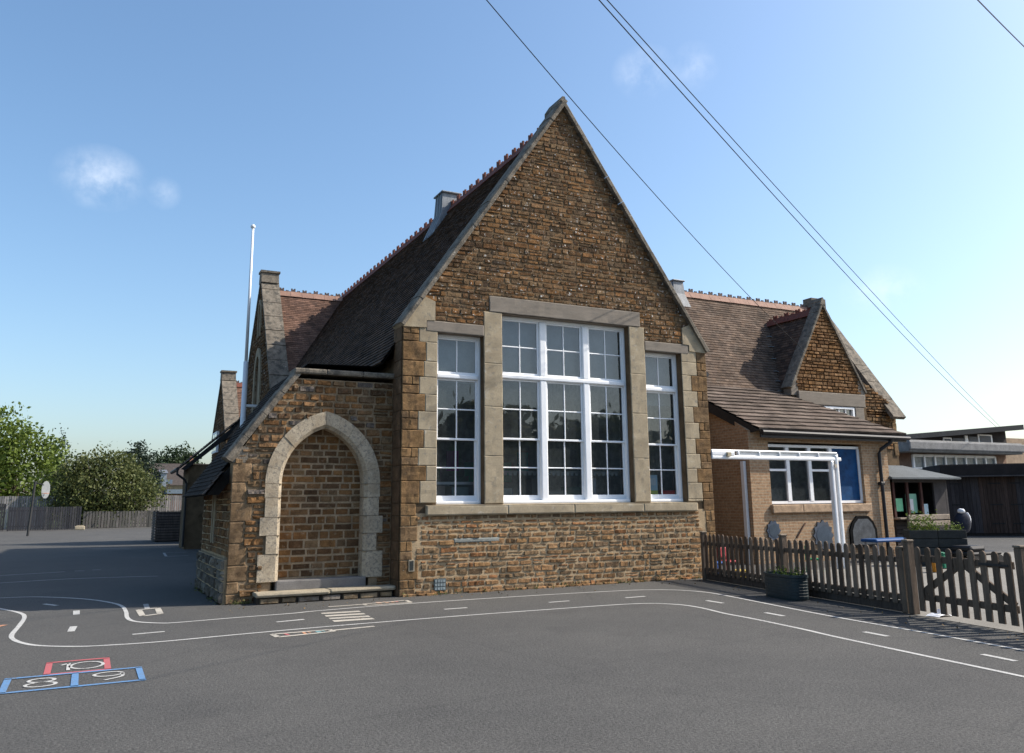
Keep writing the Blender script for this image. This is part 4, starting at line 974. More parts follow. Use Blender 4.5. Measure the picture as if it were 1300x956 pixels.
# oval planter
def trough(name,label,c,L,w,h,m,ang,wallc=(1,1,1)):
    t=thing(name,label,'planter',c)
    ca,sa=math.cos(ang),math.sin(ang)
    def ringp(sx,sy,z,n=32):
        out=[]
        for i in range(n):
            a=2*math.pi*i/n; x=math.copysign(abs(math.cos(a))**.6,math.cos(a))*L/2*sx; y=math.copysign(abs(math.sin(a))**.6,math.sin(a))*w/2*sy
            out.append((c[0]+x*ca-y*sa,c[1]+x*sa+y*ca,c[2]+z))
        return out
    mb=MB(); rs=[ringp(.93,.9,0),ringp(.95,.92,.02)]
    for k in range(7):
        z=.04+k*(h-.08)/7; rs+= [ringp(.965,.94,z),ringp(.97,.95,z+(h-.08)/7-.012),ringp(.955,.93,z+(h-.08)/7-.006)]
    rs+=[ringp(1,1,h-.04),ringp(1,1,h),ringp(.94,.9,h),ringp(.93,.88,h-.06)]
    I=[[mb.vert(p) for p in r_] for r_ in rs]
    for A,B in zip(I,I[1:]):
        for k in range(32): mb.face((A[k],A[(k+1)%32],B[(k+1)%32],B[k]))
    part('trough',mb,m,t)
    mb=MB(); i=[mb.vert(p) for p in ringp(.93,.88,h-.05)]; mb.face(i); part('soil',mb,M['soil'],t)
    return t
def sprigs(mb,cx,cy,cz,rx,ry,n,hh,ang=0,leaf=.05,seed=0,col=(0,1)):
    rnd=random.Random(seed)
    for _ in range(n):
        x,y=rnd.uniform(-rx,rx),rnd.uniform(-ry,ry); ca,sa=math.cos(ang),math.sin(ang)
        b=Vector((cx+x*ca-y*sa,cy+x*sa+y*ca,cz)); tp=b+Vector((rnd.uniform(-.1,.1),rnd.uniform(-.1,.1),rnd.uniform(.4,1)*hh))
        for k in range(7):
            p=b.lerp(tp,rnd.random()); leafq(mb,p+Vector((rnd.uniform(-1,1),rnd.uniform(-1,1),rnd.uniform(-.5,1)))*leaf*.6,leaf*rnd.uniform(.6,1.2),rnd)
def leafq(mb,p,s,rnd,c=None):
    a=Vector((rnd.gauss(0,1),rnd.gauss(0,1),rnd.gauss(0,1))).normalized(); b=a.cross(Vector((rnd.gauss(0,1),rnd.gauss(0,1),rnd.gauss(0,1)))).normalized()
    c=rnd.random() if c is None else c
    mb.quad(p-a*s*.5,p+b*s*.3,p+a*s*.5,p-b*s*.3,col=(c,c,c))
t=trough('oval_planter','dark green ribbed oval plastic planter standing on asphalt against the picket fence',(5.50,-3.72,0),.95,.40,.40,M['planter'],math.atan2(fd.y,fd.x))
mb=MB(); sprigs(mb,5.50,-3.72,.34,.38,.13,34,.16,math.atan2(fd.y,fd.x),.045,5); part('foliage',mb,M['leaf_green'],t)

# litter
mb=MB(); rnd=random.Random(3); c=G(1193,783)
grid=[[mb.vert((c.x+(i-3)*.05+rnd.uniform(-.01,.01),c.y-(j-2)*.05+rnd.uniform(-.01,.01),.012+max(0,.07-.02*((i-3)**2+(j-2)**2)**.5)*rnd.uniform(.3,1.4))) for j in range(5)] for i in range(7)]
for i in range(6):
    for j in range(4): mb.face((grid[i][j],grid[i+1][j],grid[i+1][j+1],grid[i][j+1]),(.8,.8,.82))
tag(part('plastic_bag',mb,M['vc'],None),'crumpled white plastic bag on the ground under the picket gate','litter')

# weeds along the wall foot and blown leaves
mb=MB(); rnd=random.Random(77)
for _ in range(46):
    k=rnd.random()
    if k<.6: x,y=rnd.uniform(.1,7.0),rnd.uniform(-.09,-.06)
    elif k<.8: x,y=rnd.uniform(-2.8,-2.45),rnd.uniform(.36,.42)
    else: x,y=XP-.1-rnd.uniform(0,.05),rnd.uniform(.6,3.8)
    sprigs(mb,x,y,0,.04,.02,3,rnd.uniform(.04,.12),0,.03,rnd.randrange(999))
tag(part('wall_foot_weeds',mb,M['leaf_olive'],None),kind='stuff',label='small weeds growing where the stone wall meets the asphalt',cat='weeds')
mb=MB()
for _ in range(150):
    if rnd.random()<.6: x,y=rnd.uniform(-3,7),-rnd.expovariate(3)-.05
    else: y=rnd.uniform(-9,-.5); x=FX(y)-abs(rnd.gauss(0,.5))-.05
    leafq(mb,Vector((x,y,.012)),rnd.uniform(.02,.05),rnd)
tag(part('fallen_leaves',mb,mat('dry_leaf',(.16,.10,.04),bump=0),None),kind='stuff',label='dry leaves blown against the wall foot and fence',cat='leaves')
# ------------------------------------------------------------------ things in the yard
def leafmirror(name,label,x,z,r,n,y,col):
    t=thing(name,label,'wall mirror',(x,y,z)); mb=MB(); pts=[]
    for i in range(n*2): 
        a=math.pi*i/n; q=r*(1 if i%2==0 else .82); pts.append((x+q*math.cos(a)*.9,z+q*math.sin(a)))
    mb.prism(pts,P(y-.03),P(y)); part('backing',mb,mat(name+'_edge',col,rough=.4,bump=0,spec=.5),t)
    mb=MB(); pts=[(x+r*.62*math.cos(2*math.pi*i/24),z+r*.62*math.sin(2*math.pi*i/24)) for i in range(24)]
    mb.prism(pts,P(y-.036),P(y-.031)); part('mirror',mb,MIR,t)
MIR=mat('dull_mirror',(.10,.13,.17),rough=.3,metal=.6,var=.15,bump=0)
leafmirror('flower_mirror','small flower shaped blue grey mirror on the brick wall left of the window centre',10.95,.83,.27,10,EY-.005,(.045,.065,.10))
leafmirror('flower_mirror','large flower shaped blue grey mirror on the brick wall beside the white posts',12.72,.66,.42,12,EY-.005,(.05,.065,.09))
mb=MB(); x0,x1,z0,z1=13.72,14.78,.3,1.15
pl=[(x0,z0),(x1,z0),(x1,.78),(x1-.12,1.0),(x1-.3,z1),(x0+.3,z1),(x0+.12,1.0),(x0,.78)]
t=thing('arched_chalkboard','grey chalkboard with arched black frame on the brick wall by the downpipe','chalkboard',(14.25,EY,.6))
mb.prism(pl,P(EY-.05),P(EY-.004)); part('frame',mb,mat('matt_black_frame',(.008,.008,.008),rough=.9,spec=.05,bump=0),t)
cx,cz=14.25,.72; mb=MB(); mb.prism([(cx+(a-cx)*.82,cz+(b-cz)*.82) for a,b in pl],P(EY-.057),P(EY-.051)); part('board',mb,mat('chalk_grey',(.085,.09,.095),rough=.8,spec=.1,bump=0),t)
# twig shaped wall hook
mb=MB(); mb.tube([(11.75,EY-.02,.62),(11.95,EY-.03,.86),(12.1,EY-.02,1.0)],.018,6,col=(.1,.05,.03)); tag(part('wall_twig',mb,M['vc'],None),'thin brown stick ornament on the brick wall between the two flower mirrors','ornament')
# blue rimmed tray on legs
t=thing('water_tray','blue rimmed play water tray on legs below the chalkboard','play tray',(14.1,1.1,0))
mb=MB(); mb.bbox(13.3,14.9,.9,1.4,.50,.58,.02,col=(.01,.07,.22)); part('tray',mb,M['vc'],t)
for x in (13.4,14.8):
    for y in (.96,1.34): mb=MB(); mb.tube([(x,y,0),(x,y,.5)],.02,6,col=(.3,.3,.32)); part('leg',mb,M['vc'],t)
# toys behind the fence
def chair(x,y,col,label,ang=0):
    t=thing('toy_chair',label,'toy chair',(x,y,0),'small coloured chairs behind the picket fence'); ca,sa=math.cos(ang),math.sin(ang)
    T=lambda p:Vector((x+p.x*ca-p.y*sa,y+p.x*sa+p.y*ca,p.z))
    mb=MB(); mb.bbox(-.16,.16,-.16,.16,.26,.30,.012,col=col,T=T); part('seat',mb,M['vc'],t)
    mb=MB(); mb.bbox(-.16,.16,.13,.16,.36,.58,.012,col=col,T=T); mb.box(-.15,-.12,.13,.16,.3,.36,col,T=T); mb.box(.12,.15,.13,.16,.3,.36,col,T=T); part('backrest',mb,M['vc'],t)
    for a in (-.13,.13):
        for b in (-.13,.13): mb=MB(); mb.tube([T(Vector((a,b,.26))),T(Vector((a*1.15,b*1.15,0)))],.014,6,col=col); part('leg',mb,M['vc'],t)
def crate(px,py,w,d,h,col,label):
    g=G(px,py); x,y=g.x,g.y
    t=thing('toy_crate',label,'toy crate',(x,y,0)); mb=MB()
    mb.bbox(x-w/2,x+w/2,y-d/2,y-d/2+.02,0.02,h,.006,col=col); mb.bbox(x-w/2,x+w/2,y+d/2-.02,y+d/2,0.02,h,.006,col=col); mb.box(x-w/2,x-w/2+.02,y-d/2+.02,y+d/2-.02,.02,h,col); mb.box(x+w/2-.02,x+w/2,y-d/2+.02,y+d/2-.02,.02,h,col); mb.box(x-w/2+.02,x+w/2-.02,y-d/2+.02,y+d/2-.02,.02,.04,col)
    part('bin',mb,M['vc'],t)
    mb=MB(); mb.bbox(x-w/2-.015,x+w/2+.015,y-d/2-.015,y-d/2+.03,h,h+.03,.006,col=col); mb.bbox(x-w/2-.015,x+w/2+.015,y+d/2-.03,y+d/2+.015,h,h+.03,.006,col=col); part('rim',mb,M['vc'],t)
g=G(909,731); chair(g.x,g.y,(.02,.10,.36),'blue toy chair nearest the stone gable behind the fence',.3)
g=G(925,729); chair(g.x,g.y,(.35,.03,.04),'red toy chair beside the blue chair behind the fence',.2)
g=G(1035,726); chair(g.x,g.y,(.02,.20,.08),'green toy chair behind the fence right of the oval planter',.5)
crate(940,735,.22,.2,.16,(.45,.3,.03),'low yellow toy crate behind the fence left of the oval planter')
crate(1187,727,.17,.17,.3,(.5,.2,.02),'small orange toy crate seen between the gate pickets')
crate(1199,722,.25,.2,.34,(.02,.18,.10),'green toy crate behind the orange crate and the gate')

rh_=Vector((r0.x,r0.y,0)); fh_=Vector((math.sin(YAW),math.cos(YAW),0))
# raised timber planter
def rplanter(pa,pb,dep,z1,label,seed):
    d=(pb-pa); L=d.length; d.normalize(); n=Vector((-d.y,d.x,0))
    T=lambda p:(pa+d*p.x+n*p.y+Vector((0,0,p.z)))
    c0=pa+d*L/2+n*dep/2; t=thing('raised_planter',label,'planter',c0); c=(.035,.036,.034)
    for k in range(4):
        mb=MB(); a=.02+k*(z1-.02)/4; b=a+(z1-.02)/4-.012
        mb.bbox(0,L/2-.006,0,.04,a,b,.006,col=jit(c,.2),T=T); mb.bbox(L/2+.006,L,0,.04,a,b,.006,col=jit(c,.2),T=T); mb.bbox(0,L,dep-.04,dep,a,b,.006,col=c,T=T); mb.box(.002,.04,.04,dep-.04,a,b,c,T=T); mb.box(L-.04,L-.002,.04,dep-.04,a,b,c,T=T)
        part('board',mb,M['vcr'],t)
    mb=MB(); mb.box(.04,L-.04,.04,dep-.04,z1-.12,z1-.06,T=T); part('soil',mb,M['soil'],t)
    mb=MB(); ang=math.atan2(d.y,d.x); sprigs(mb,c0.x-d.x*L*.22,c0.y-d.y*L*.22,z1-.06,L*.2,dep/2-.08,80,.55,ang,.06,seed); sprigs(mb,c0.x+d.x*L*.18,c0.y+d.y*L*.18,z1-.06,L*.28,dep/2-.08,60,.25,ang,.05,seed+1); part('foliage',mb,M['leaf_green'],t)
pa=Vector((CP.x,CP.y,0))+fh_*20.6+rh_*(20.6*.468); pb=Vector((CP.x,CP.y,0))+fh_*20.4+rh_*(20.4*.536)
rplanter(pa,pb,.5,.86,'dark timber raised planter with green plants in front of the play house',15)
# play house with felt roof
t=thing('play_house','dark timber play house with grey felt roof and open hatch showing pictures','play house',(17.0,3.1,0))
hx0,hx1,hy0,hy1=15.85,18.25,2.3,4.0
DK=(.05,.045,.045)
mb=MB()
for k in range(9): mb.bbox(hx0,hx1,hy0,hy0+.03,.05+k*.115,.05+k*.115+.105,.005,col=jit(DK,.2))
mb.box(hx0,hx1,hy1-.04,hy1,0,2.2,DK); mb.box(hx0,hx0+.04,hy0+.03,hy1-.04,0,2.2,DK); mb.box(hx1-.04,hx1,hy0+.03,hy1-.04,0,2.2,DK)
for x in (hx0,hx0+.6,hx0+1.2,hx0+1.8,hx1-.08): mb.box(x,x+.08,hy0-.004,hy0+.06,1.09,2.2,(.07,.03,.025) if x<17.5 else DK)
mb.box(hx0+1.88,hx1,hy0,hy0+.03,1.09,2.2,DK); mb.box(hx0,hx1,hy0-.01,hy0+.05,2.08,2.2,DK)
part('wall',mb,M['vcr'],t)
mb=MB(); rx0,rx1,ry0,ry1=hx0-.35,hx1+.3,hy0-.3,hy1+.3; zt=2.62; ze=2.22
A=[(rx0,ry0,ze),(rx1,ry0,ze),(rx1,ry1,ze),(rx0,ry1,ze)]; B=[(rx0+.5,(ry0+ry1)/2,zt),(rx1-1.1,(ry0+ry1)/2,zt)]
mb.quad(A[0],A[1],B[1],B[0]); mb.quad(A[2],A[3],B[0],B[1]); mb.quad(A[1],A[2],B[1],B[1]) if False else mb.face([mb.vert(p) for p in (A[1],A[2],B[1])]); mb.face([mb.vert(p) for p in (A[3],A[0],B[0])]); mb.quad(*[(x,y,ze-.05) for x,y,_ in A]); 
for p,q in zip(A,A[1:]+A[:1]): mb.quad(p,q,(q[0],q[1],ze-.05),(p[0],p[1],ze-.05))
part('roof',mb,mat('grey_felt',(.10,.11,.115),rough=.9,var=.15,vs=2),t)
mb=MB(); mb.bbox(hx0-.1,hx1-.4,hy0-.25,hy0+.02,1.02,1.07,.008,col=(.25,.2,.16)); part('counter',mb,M['vcr'],t)
mb=MB(); mb.box(hx0+.15,hx0+.5,hy0+.1,hy0+.12,1.25,1.62,(.2,.55,.3)); mb.box(hx0+.68,hx0+1.15,hy0+.12,hy0+.14,1.2,1.75,(.25,.5,.35)); mb.box(hx0+.72,hx0+.95,hy0+.09,hy0+.11,1.25,1.6,(.65,.65,.65)); mb.box(hx0+1.3,hx0+1.6,hy0+.1,hy0+.12,1.12,1.45,(.4,.55,.6)); part('picture',mb,M['vc'],t)
# bench in front
t=thing('timber_bench','weathered timber bench with plank back in front of the play house','bench',(16.5,1.6,0))
bx0,bx1,by=15.6,17.35,1.65
for z0,z1 in ((.84,.98),(1.01,1.16)): mb=MB(); mb.bbox(bx0,bx1,by,by+.05,z0,z1,.008,col=(.28,.23,.18)); part('back_plank',mb,M['vcr'],t)
mb=MB(); mb.bbox(bx0,bx1,by-.42,by-.02,.42,.47,.008,col=(.25,.2,.16)); part('seat',mb,M['vcr'],t)
for x in (bx0+.05,bx1-.13,(bx0+bx1)/2): mb=MB(); mb.box(x,x+.08,by+.05,by+.12,0,1.16,(.16,.13,.1)); mb.box(x,x+.08,by-.4,by-.33,0,.42,(.16,.13,.1)); part('leg',mb,M['vcr'],t)
# padded navy and white thing hanging on the bench end
def blob(mb,c,r,col,n=12,seed=0):
    rows=[]
    for i in range(n+1):
        th=math.pi*i/n; row=[]
        for k in range(n*2):
            ph=math.pi*k/n; d=Vector((math.sin(th)*math.cos(ph),math.sin(th)*math.sin(ph),math.cos(th)))
            q=1+.12*noise.noise(d*2+Vector((seed,0,0))); row.append(mb.vert((c[0]+d.x*r[0]*q,c[1]+d.y*r[1]*q,c[2]+d.z*r[2]*q)))
        rows.append(row)
    for A,B in zip(rows,rows[1:]):
        for k in range(n*2): mb.face((A[k],A[(k+1)%(n*2)],B[(k+1)%(n*2)],B[k]),col)
t=thing('coat_bundle','bundled navy coat with white padded edges at the right end of the bench','coat',(17.5,1.4,0))
mb=MB(); blob(mb,(17.45,1.35,.92),(.26,.2,.33),(.012,.016,.03),seed=1); part('navy_body',mb,M['vcr'],t,smooth=True)
mb=MB(); blob(mb,(17.38,1.30,1.24),(.10,.1,.075),(.6,.62,.66),seed=2); blob(mb,(17.70,1.36,.98),(.07,.1,.22),(.6,.62,.66),seed=3); part('white_padding',mb,M['vcr'],t,smooth=True)
t=thing('play_trolley','low black play trolley on the yard beside the raised planter','trolley',(20.2,-.3,0))
tx,ty=XY(1225,23); mb=MB(); mb.bbox(tx-.5,tx+.6,ty-.3,ty+.3,.28,.36,.02,col=(.012,.012,.014)); mb.bbox(tx-.45,tx+.1,ty-.25,ty+.25,.36,.5,.04,col=(.015,.015,.017)); t.location=(tx,ty,0); part('body',mb,M['vc'],t)
for dx in (-.4,.5):
    for dy in (-.28,.28):
        mb=MB(); mb.tube([(tx+dx,ty+dy-.03,.14),(tx+dx,ty+dy+.03,.14)],.14,16,col=(.015,.015,.015)); part('wheel',mb,M['vc'],t)

# dark timber store with double doors (right)
rh=Vector((r0.x,r0.y,0)); fh=Vector((math.sin(YAW),math.cos(YAW),0))
q1=Vector((CP.x,CP.y,0))+fh*36.5+rh*(36.5*.5135); p2=Vector((CP.x,CP.y,0))+fh*35+rh*(35*.72); p1=q1; d=(p2-q1).normalized(); nn=Vector((d.y,-d.x,0))
if (nn.x*fh.x+nn.y*fh.y)>0: nn=-nn
t=thing('timber_store','long dark timber store with strap hinged doors at the right edge','store shed',(p1+p2)/2)
# extend both ways
LL=(p2-q1).length; TS=lambda p:(q1+d*p.x-nn*p.y+Vector((0,0,p.z)))
mb=MB(); mb.box(0,LL,.05,2.5,.0,2.75,(.03,.026,.024),T=TS); part('body',mb,M['fence'],t)
mb=MB()
for k in range(int(LL/.16)): mb.bbox(k*.16,k*.16+.152,.0,.045,.12,2.5,.006,col=jit((.055,.036,.028) if (k//9)%2 else (.042,.036,.036),.3),T=TS)
part('cladding',mb,M['fence'],t)
mb=MB(); mb.bbox(-.1,LL+.2,-.3,2.7,2.52,3.05,.02,col=(.022,.018,.017),T=TS); part('roof',mb,M['vcr'],t)
mb=MB(); mb.bbox(-.1,LL,-.36,-.3,2.50,2.56,.01,col=(.07,.062,.06),T=TS); part('gutter',mb,M['vcr'],t)
for k,x0 in enumerate((.3,2.6,4.9)):
    for x in (x0,x0+1.5):
        mb=MB()
        for z in (.5,1.3,2.2): mb.box(x,x+.5,-.012,-.002,z,z+.05,(.01,.01,.01),T=TS)
        part('strap_hinge',mb,M['vc'],t)

# modern classroom block behind
t=thing('flat_roofed_block','modern flat roofed classroom block with white framed windows behind the timber store','building',(52,22,0))
my=17.; a=XY(1149,47); mx0=a.x-1; mx1=mx0+30
bx=(XY(1152,46).x,XY(1283,52).x)
y0=15.; 
def onY(px,y): d_=ray(px,600); k=(y-CP.y)/d_.y; return CP.x+d_.x*k
X0=onY(1150,y0); X1=onY(1268,y0); X2=onY(1286,y0)
def zY(px,py,y): d_=ray(px,py); k=(y-CP.y)/d_.y; return CP.z+d_.z*k
zt=zY(1200,561,y0); zb1=zY(1200,575.5,y0); zw=zY(1200,600,y0)
mb=MB(); mb.box(X0+.8,X2,y0+.3,y0+8,0,zb1,(.22,.14,.1)); part('wall',mb,M['vcr'],t)
mb=MB(); mb.bbox(X0-.3,X2+.2,y0-.6,y0+8,zb1,zt,.03,col=(.20,.198,.19)); mb.bbox(X0-.35,X2+.3,y0-.68,y0-.6,zb1+.1,zb1+.55,.03,col=(.2,.198,.195)); part('fascia',mb,M['vcr'],t)
mb=MB(); wn=8; wa,wb=onY(1166,y0),onY(1270,y0)
for k in range(wn+1): x=wa+(wb-wa)*k/wn; mb.box(x-.06,x+.06,y0+.18,y0+.3,1.9,zb1-.1)
mb.box(wa,wb,y0+.2,y0+.3,zb1-.2,zb1-.06); mb.box(wa,wb,y0+.2,y0+.3,1.8,1.9); mb.box(wa,wb,y0+.2,y0+.3,zw+.2,zw+.27)
w=part('window_band',mb,M['white'],t)
mb=MB(); mb.quad((wa,y0+.26,1.9),(wb,y0+.26,1.9),(wb,y0+.26,zb1-.1),(wa,y0+.26,zb1-.1)); part('window_pane',mb,mat('grey_reflecting_glass',(.14,.17,.18),rough=.35,spec=.3,bump=0),w)
y2=y0+3; za_=zY(1160,563,y2); zl=zY(1150,553.5,y2); zr=zY(1289,541,y2); xl,xr=onY(1138,y2),onY(1289,y2)
mb=MB(); mb.prism([(xl,zl-.28),(xr,zr-.32),(xr,zr),(xl,zl)],P(y2-.9),P(y2+6),col=(.010,.014,.018)); part('upper_roof',mb,M['vcr'],t)
mb=MB(); mb.prism([(xl+.5,zt-.2),(xr-.5,zt-.2),(xr-.5,zr-.32),(xl+.5,zl-.28)],P(y2),P(y2+5.5),col=(.03,.026,.025)); mb.box(xr-.5,xr+4,y2+.3,y2+5.5,zt-1.5,zr-.75,(.3,.22,.15)); part('upper_wall',mb,M['vcr'],t)
mb=MB()
for px0,px1,c in ((1201,1212,0),(1229,1233,1),(1246,1264,0)):
    a_,b_=onY(px0,y2),onY(px1,y2); z0_=zt+.05; z1_=zl+(zr-zl)*((a_-xl)/(xr-xl))-.36
    if z1_<z0_+.2: z1_=z0_+.3
    mb.box(a_,b_,y2-.06,y2-.01,z0_,z1_)
w=part('clerestory_window',mb,M['white'],t)
mb=MB()
for px0,px1 in ((1202.3,1210.7),(1213,1228),(1234,1245),(1247.5,1262)):
    a_,b_=onY(px0,y2),onY(px1,y2); z1_=zl+(zr-zl)*((a_-xl)/(xr-xl))-.44; mb.quad((a_,y2-.07,zt+.15),(b_,y2-.07,zt+.15),(b_,y2-.07,max(z1_,zt+.3)),(a_,y2-.07,max(z1_,zt+.3)))
part('window_pane',mb,mat('blue_dark_glass',(.015,.035,.065),rough=.4,spec=.2,bump=0),w)

# ------------------------------------------------------------------ flagpole
t=thing('flagpole','tall white flagpole with ball finial standing against the left cross wing gable','flagpole',(-.12,16.9,0))
fx,fy=-.17,17.05
mb=MB(); mb.tube([(fx,fy,0),(fx,fy,3.0),(fx,fy,6.9)],[.10,.10,.09],12); part('lower_mast',mb,M['whitemetal'],t,smooth=True)
mb=MB(); mb.tube([(fx,fy,6.9),(fx,fy,12.1)],[.062,.045],12); part('upper_mast',mb,M['whitemetal'],t,smooth=True)
mb=MB(); blob(mb,(fx,fy,12.18),(.09,.09,.09),(1,1,1)); part('ball_finial',mb,M['whitemetal'],t,smooth=True)
mb=MB(); mb.bbox(fx,.32,fy-.05,fy+.05,5.2,5.3,.01); part('wall_bracket',mb,M['whitemetal'],t)

# ------------------------------------------------------------------ left background
def panels(name,label,x0,x1,y,z1,cols,step,cat='fence',z0=.03,rail=True,yo=0,skew=0):
    t=thing(name,label,cat,((x0+x1)/2,y,0)); mb=MB(); x=x0; rnd=random.Random(int(x0*10))
    while x<x1:
        h=z1+rnd.uniform(-.02,.02); yy=y+skew*(x-x0)
        mb.box(x,x+step*.8,yy,yy+.03,z0,h,jit(rnd.choice(cols),.15)); x+=step
    part('board',mb,M['fence'],t)
    mb=MB(); 
    for z in (z0+.25,z1-.3): mb.box(x0,x1,y+.032,y+.08,z,z+.08,cols[0],T=lambda p:Vector((p.x,p.y+skew*(p.x-x0),p.z)))
    part('rail',mb,M['fence'],t); x=x0
    while x<x1: mb=MB(); mb.box(x,x+.1,y+.04,y+.14,0,z1+.03,cols[0],T=lambda p:Vector((p.x,p.y+skew*(p.x-x0),p.z))); x+=2.4; part('post',mb,M['fence'],t)
    return t
GR=[(.20,.19,.185),(.24,.225,.215),(.17,.165,.16),(.27,.25,.235)]
panels('board_fence','tall grey close boarded fence across the far side of the playground',-30,12,65,2.62,GR,.17)
panels('low_picket_fence','low far picket fence in front of the tall grey board fence',-5.3,6,61,1.33,[(.09,.085,.075),(.12,.11,.1)],.22)
panels('dark_screen_fence','dark timber screen fence at the far left of the playground',-10.2,-5.45,57.3,1.72,[(.045,.045,.05),(.055,.053,.055),(.04,.04,.045)],.16)
panels('dark_screen_fence','lower dark timber screen at the left edge beside the longer screen',-13.5,-10.5,58.5,2.0,[(.035,.035,.04),(.05,.05,.055)],.16)
t=thing('concrete_block','pale concrete block at the end of the dark screen fence','concrete block',(-5.6,56.6,0))
mb=MB(); mb.bbox(-5.8,-5.1,56.3,56.8,0,.28,.03); part('block',mb,M['concrete'],t); mb=MB(); mb.bbox(-5.7,-5.2,56.4,56.7,.28,.34,.02); part('cap',mb,M['concrete'],t)
# slatted bin store by the school
bx,by=-1.55,28.6
t=thing('slatted_bin_store','dark slatted timber bin store in the shade beside the school side wall','bin store',(bx+.7,by+.6,0))
mb=MB()
for k in range(11):
    mb.bbox(bx-.55,bx+1.6,by,by+.03,.05+k*.125,.05+k*.125+.095,.004,col=jit((.10,.08,.07),.2)); mb.box(bx-.58,bx-.55,by+.0,by+2.2,.05+k*.125,.05+k*.125+.095,jit((.10,.08,.07),.2))
part('slats',mb,M['fence'],t)
for x,y in ((bx-.54,by+.04),(bx+1.5,by+.04),(bx-.54,by+2.1),(bx+.5,by+.04)): mb=MB(); mb.box(x,x+.08,y,y+.08,0,1.45,(.07,.06,.05)); part('post',mb,M['fence'],t)
mb=MB(); mb.box(bx-.4,bx+1.4,by+.2,by+2,.1,1.3,(.03,.03,.032)); part('inner_bin',mb,M['vcr'],t)
# basketball hoop
hp=XY(43,58)
t=thing('basketball_hoop','basketball post with rounded white backboard at the far left','basketball hoop',(hp.x,hp.y,0))
mb=MB(); mb.tube([(hp.x,hp.y,0),(hp.x+.12,hp.y,3.2)],.07,8,col=(.03,.03,.03)); mb.tube([(hp.x+.12,hp.y,3.15),(hp.x+.6,hp.y-.1,3.0)],.04,6,col=(.03,.03,.03)); part('post',mb,M['vc'],t)
mb=MB(); bxx=hp.x+.82; pr=[(bxx-.1+.22*math.cos(a),2.72+.52*math.copysign(abs(math.sin(a))**.8,math.sin(a))) for a in [2*math.pi*i/24 for i in range(24)]]
mb.prism(pr,P(hp.y-.12),P(hp.y-.08),col=(.5,.5,.47)); part('backboard',mb,M['vc'],t)
mb=MB(); mb.tube([(bxx-.1+.2*math.cos(2*math.pi*i/16),hp.y-.35+.2*math.sin(2*math.pi*i/16),2.5) for i in range(17)],.012,5,col=(.5,.15,.05),cap=False); part('rim',mb,M['vc'],t)

# houses beyond the fence
t=thing('bungalow','long brown roofed house with small dormers beyond the left fence','house',(6,100,0))
hy=98.; 
def xA(px,y): return onY(px,y)
xa,xb=xA(176,hy),xA(290,hy); zr_=zY(215,588.5,hy+5); ze_=zY(215,616,hy)
mb=MB(); mb.box(xa+.4,xb-.4,hy+.5,hy+9.5,0,ze_,(.30,.24,.15)); mb.prism([(hy+.5,ze_),(hy+9.5,ze_),(hy+5,zr_-.1)],lambda u,v:(xa+.4,u,v),lambda u,v:(xa+.7,u,v),col=(.3,.24,.15)); part('wall',mb,M['vcr'],t)
mb=MB(); mb.quad((xa,hy,ze_),(xb,hy,ze_),(xb,hy+5,zr_),(xa,hy+5,zr_),col=(.055,.045,.04)); mb.quad((xb,hy+10,ze_),(xa,hy+10,ze_),(xa,hy+5,zr_),(xb,hy+5,zr_),col=(.10,.085,.075)); rf=part('roof',mb,M['vcr'],t)
mb=MB(); dx0,dx1=xA(205,hy),xA(212,hy); mb.box(dx0,dx1,hy-.0,hy+2.5,ze_-.2,ze_+1.5,(.22,.25,.28)); dx2=xA(220,hy); mb.box(dx1,dx2,hy+.3,hy+2.5,ze_,ze_+.7,(.12,.15,.19)); part('dormer',mb,M['vc'],t)
mb=MB(); mb.prism([(hy-.15,ze_+1.5),(hy+2.5,ze_+1.5),(hy+2.5,ze_+2.0)],lambda u,v:(dx0-.15,u,v),lambda u,v:(dx1+.15,u,v),col=(.12,.13,.15)); part('dormer_roof',mb,M['vcr'],t)
mb=MB(); mb.box(xA(213,hy-3),xb,hy-4,hy+.3,ze_-1.1,ze_-.6,(.16,.2,.25)); part('pale_fascia',mb,M['vc'],t)
mb=MB(); mb.box(xA(214,hy-3),xb,hy-3.7,hy+.3,0,ze_-1.1,(.20,.10,.07)); part('porch',mb,M['vcr'],t)
mb=MB(); mb.box(xA(240,hy+5),xA(244,hy+5),hy+4.6,hy+5.4,zr_-.5,zr_+1.0,(.3,.15,.1)); part('chimney',mb,M['vcr'],t)
t=thing('gabled_house','small grey roofed house with red chimney glimpsed between the trees','house',(-10,115,0))
hy=112.; xa,xb=xA(52,hy),xA(80,hy); ze_=zY(65,616,hy); zr_=zY(65,603.5,hy)
mb=MB(); mb.box(xa,xb,hy,hy+8,0,ze_,(.33,.27,.18)); part('wall',mb,M['vcr'],t)
mb=MB(); mb.quad((xa-.3,hy-.4,ze_-.2),(xb+.3,hy-.4,ze_-.2),(xb-.2,hy+4,zr_),(xa+.2,hy+4,zr_),col=(.09,.09,.095)); mb.quad((xb+.3,hy+8.4,ze_-.2),(xa-.3,hy+8.4,ze_-.2),(xa+.2,hy+4,zr_),(xb-.2,hy+4,zr_),col=(.09,.09,.095)); part('roof',mb,M['vcr'],t)
mb=MB(); cx_=xA(77,hy+4); mb.box(cx_-.6,cx_+.6,hy+3.5,hy+4.5,zr_-1,zr_+1.1,(.25,.09,.06)); part('chimney',mb,M['vcr'],t)
mb=MB()
for k in range(4): x=xa+.8+k*(xb-xa-1.5)/4; mb.box(x,x+.55,hy-.04,hy,ze_-1.6,ze_-.5,(.5,.5,.5))
part('window',mb,M['vc'],t)

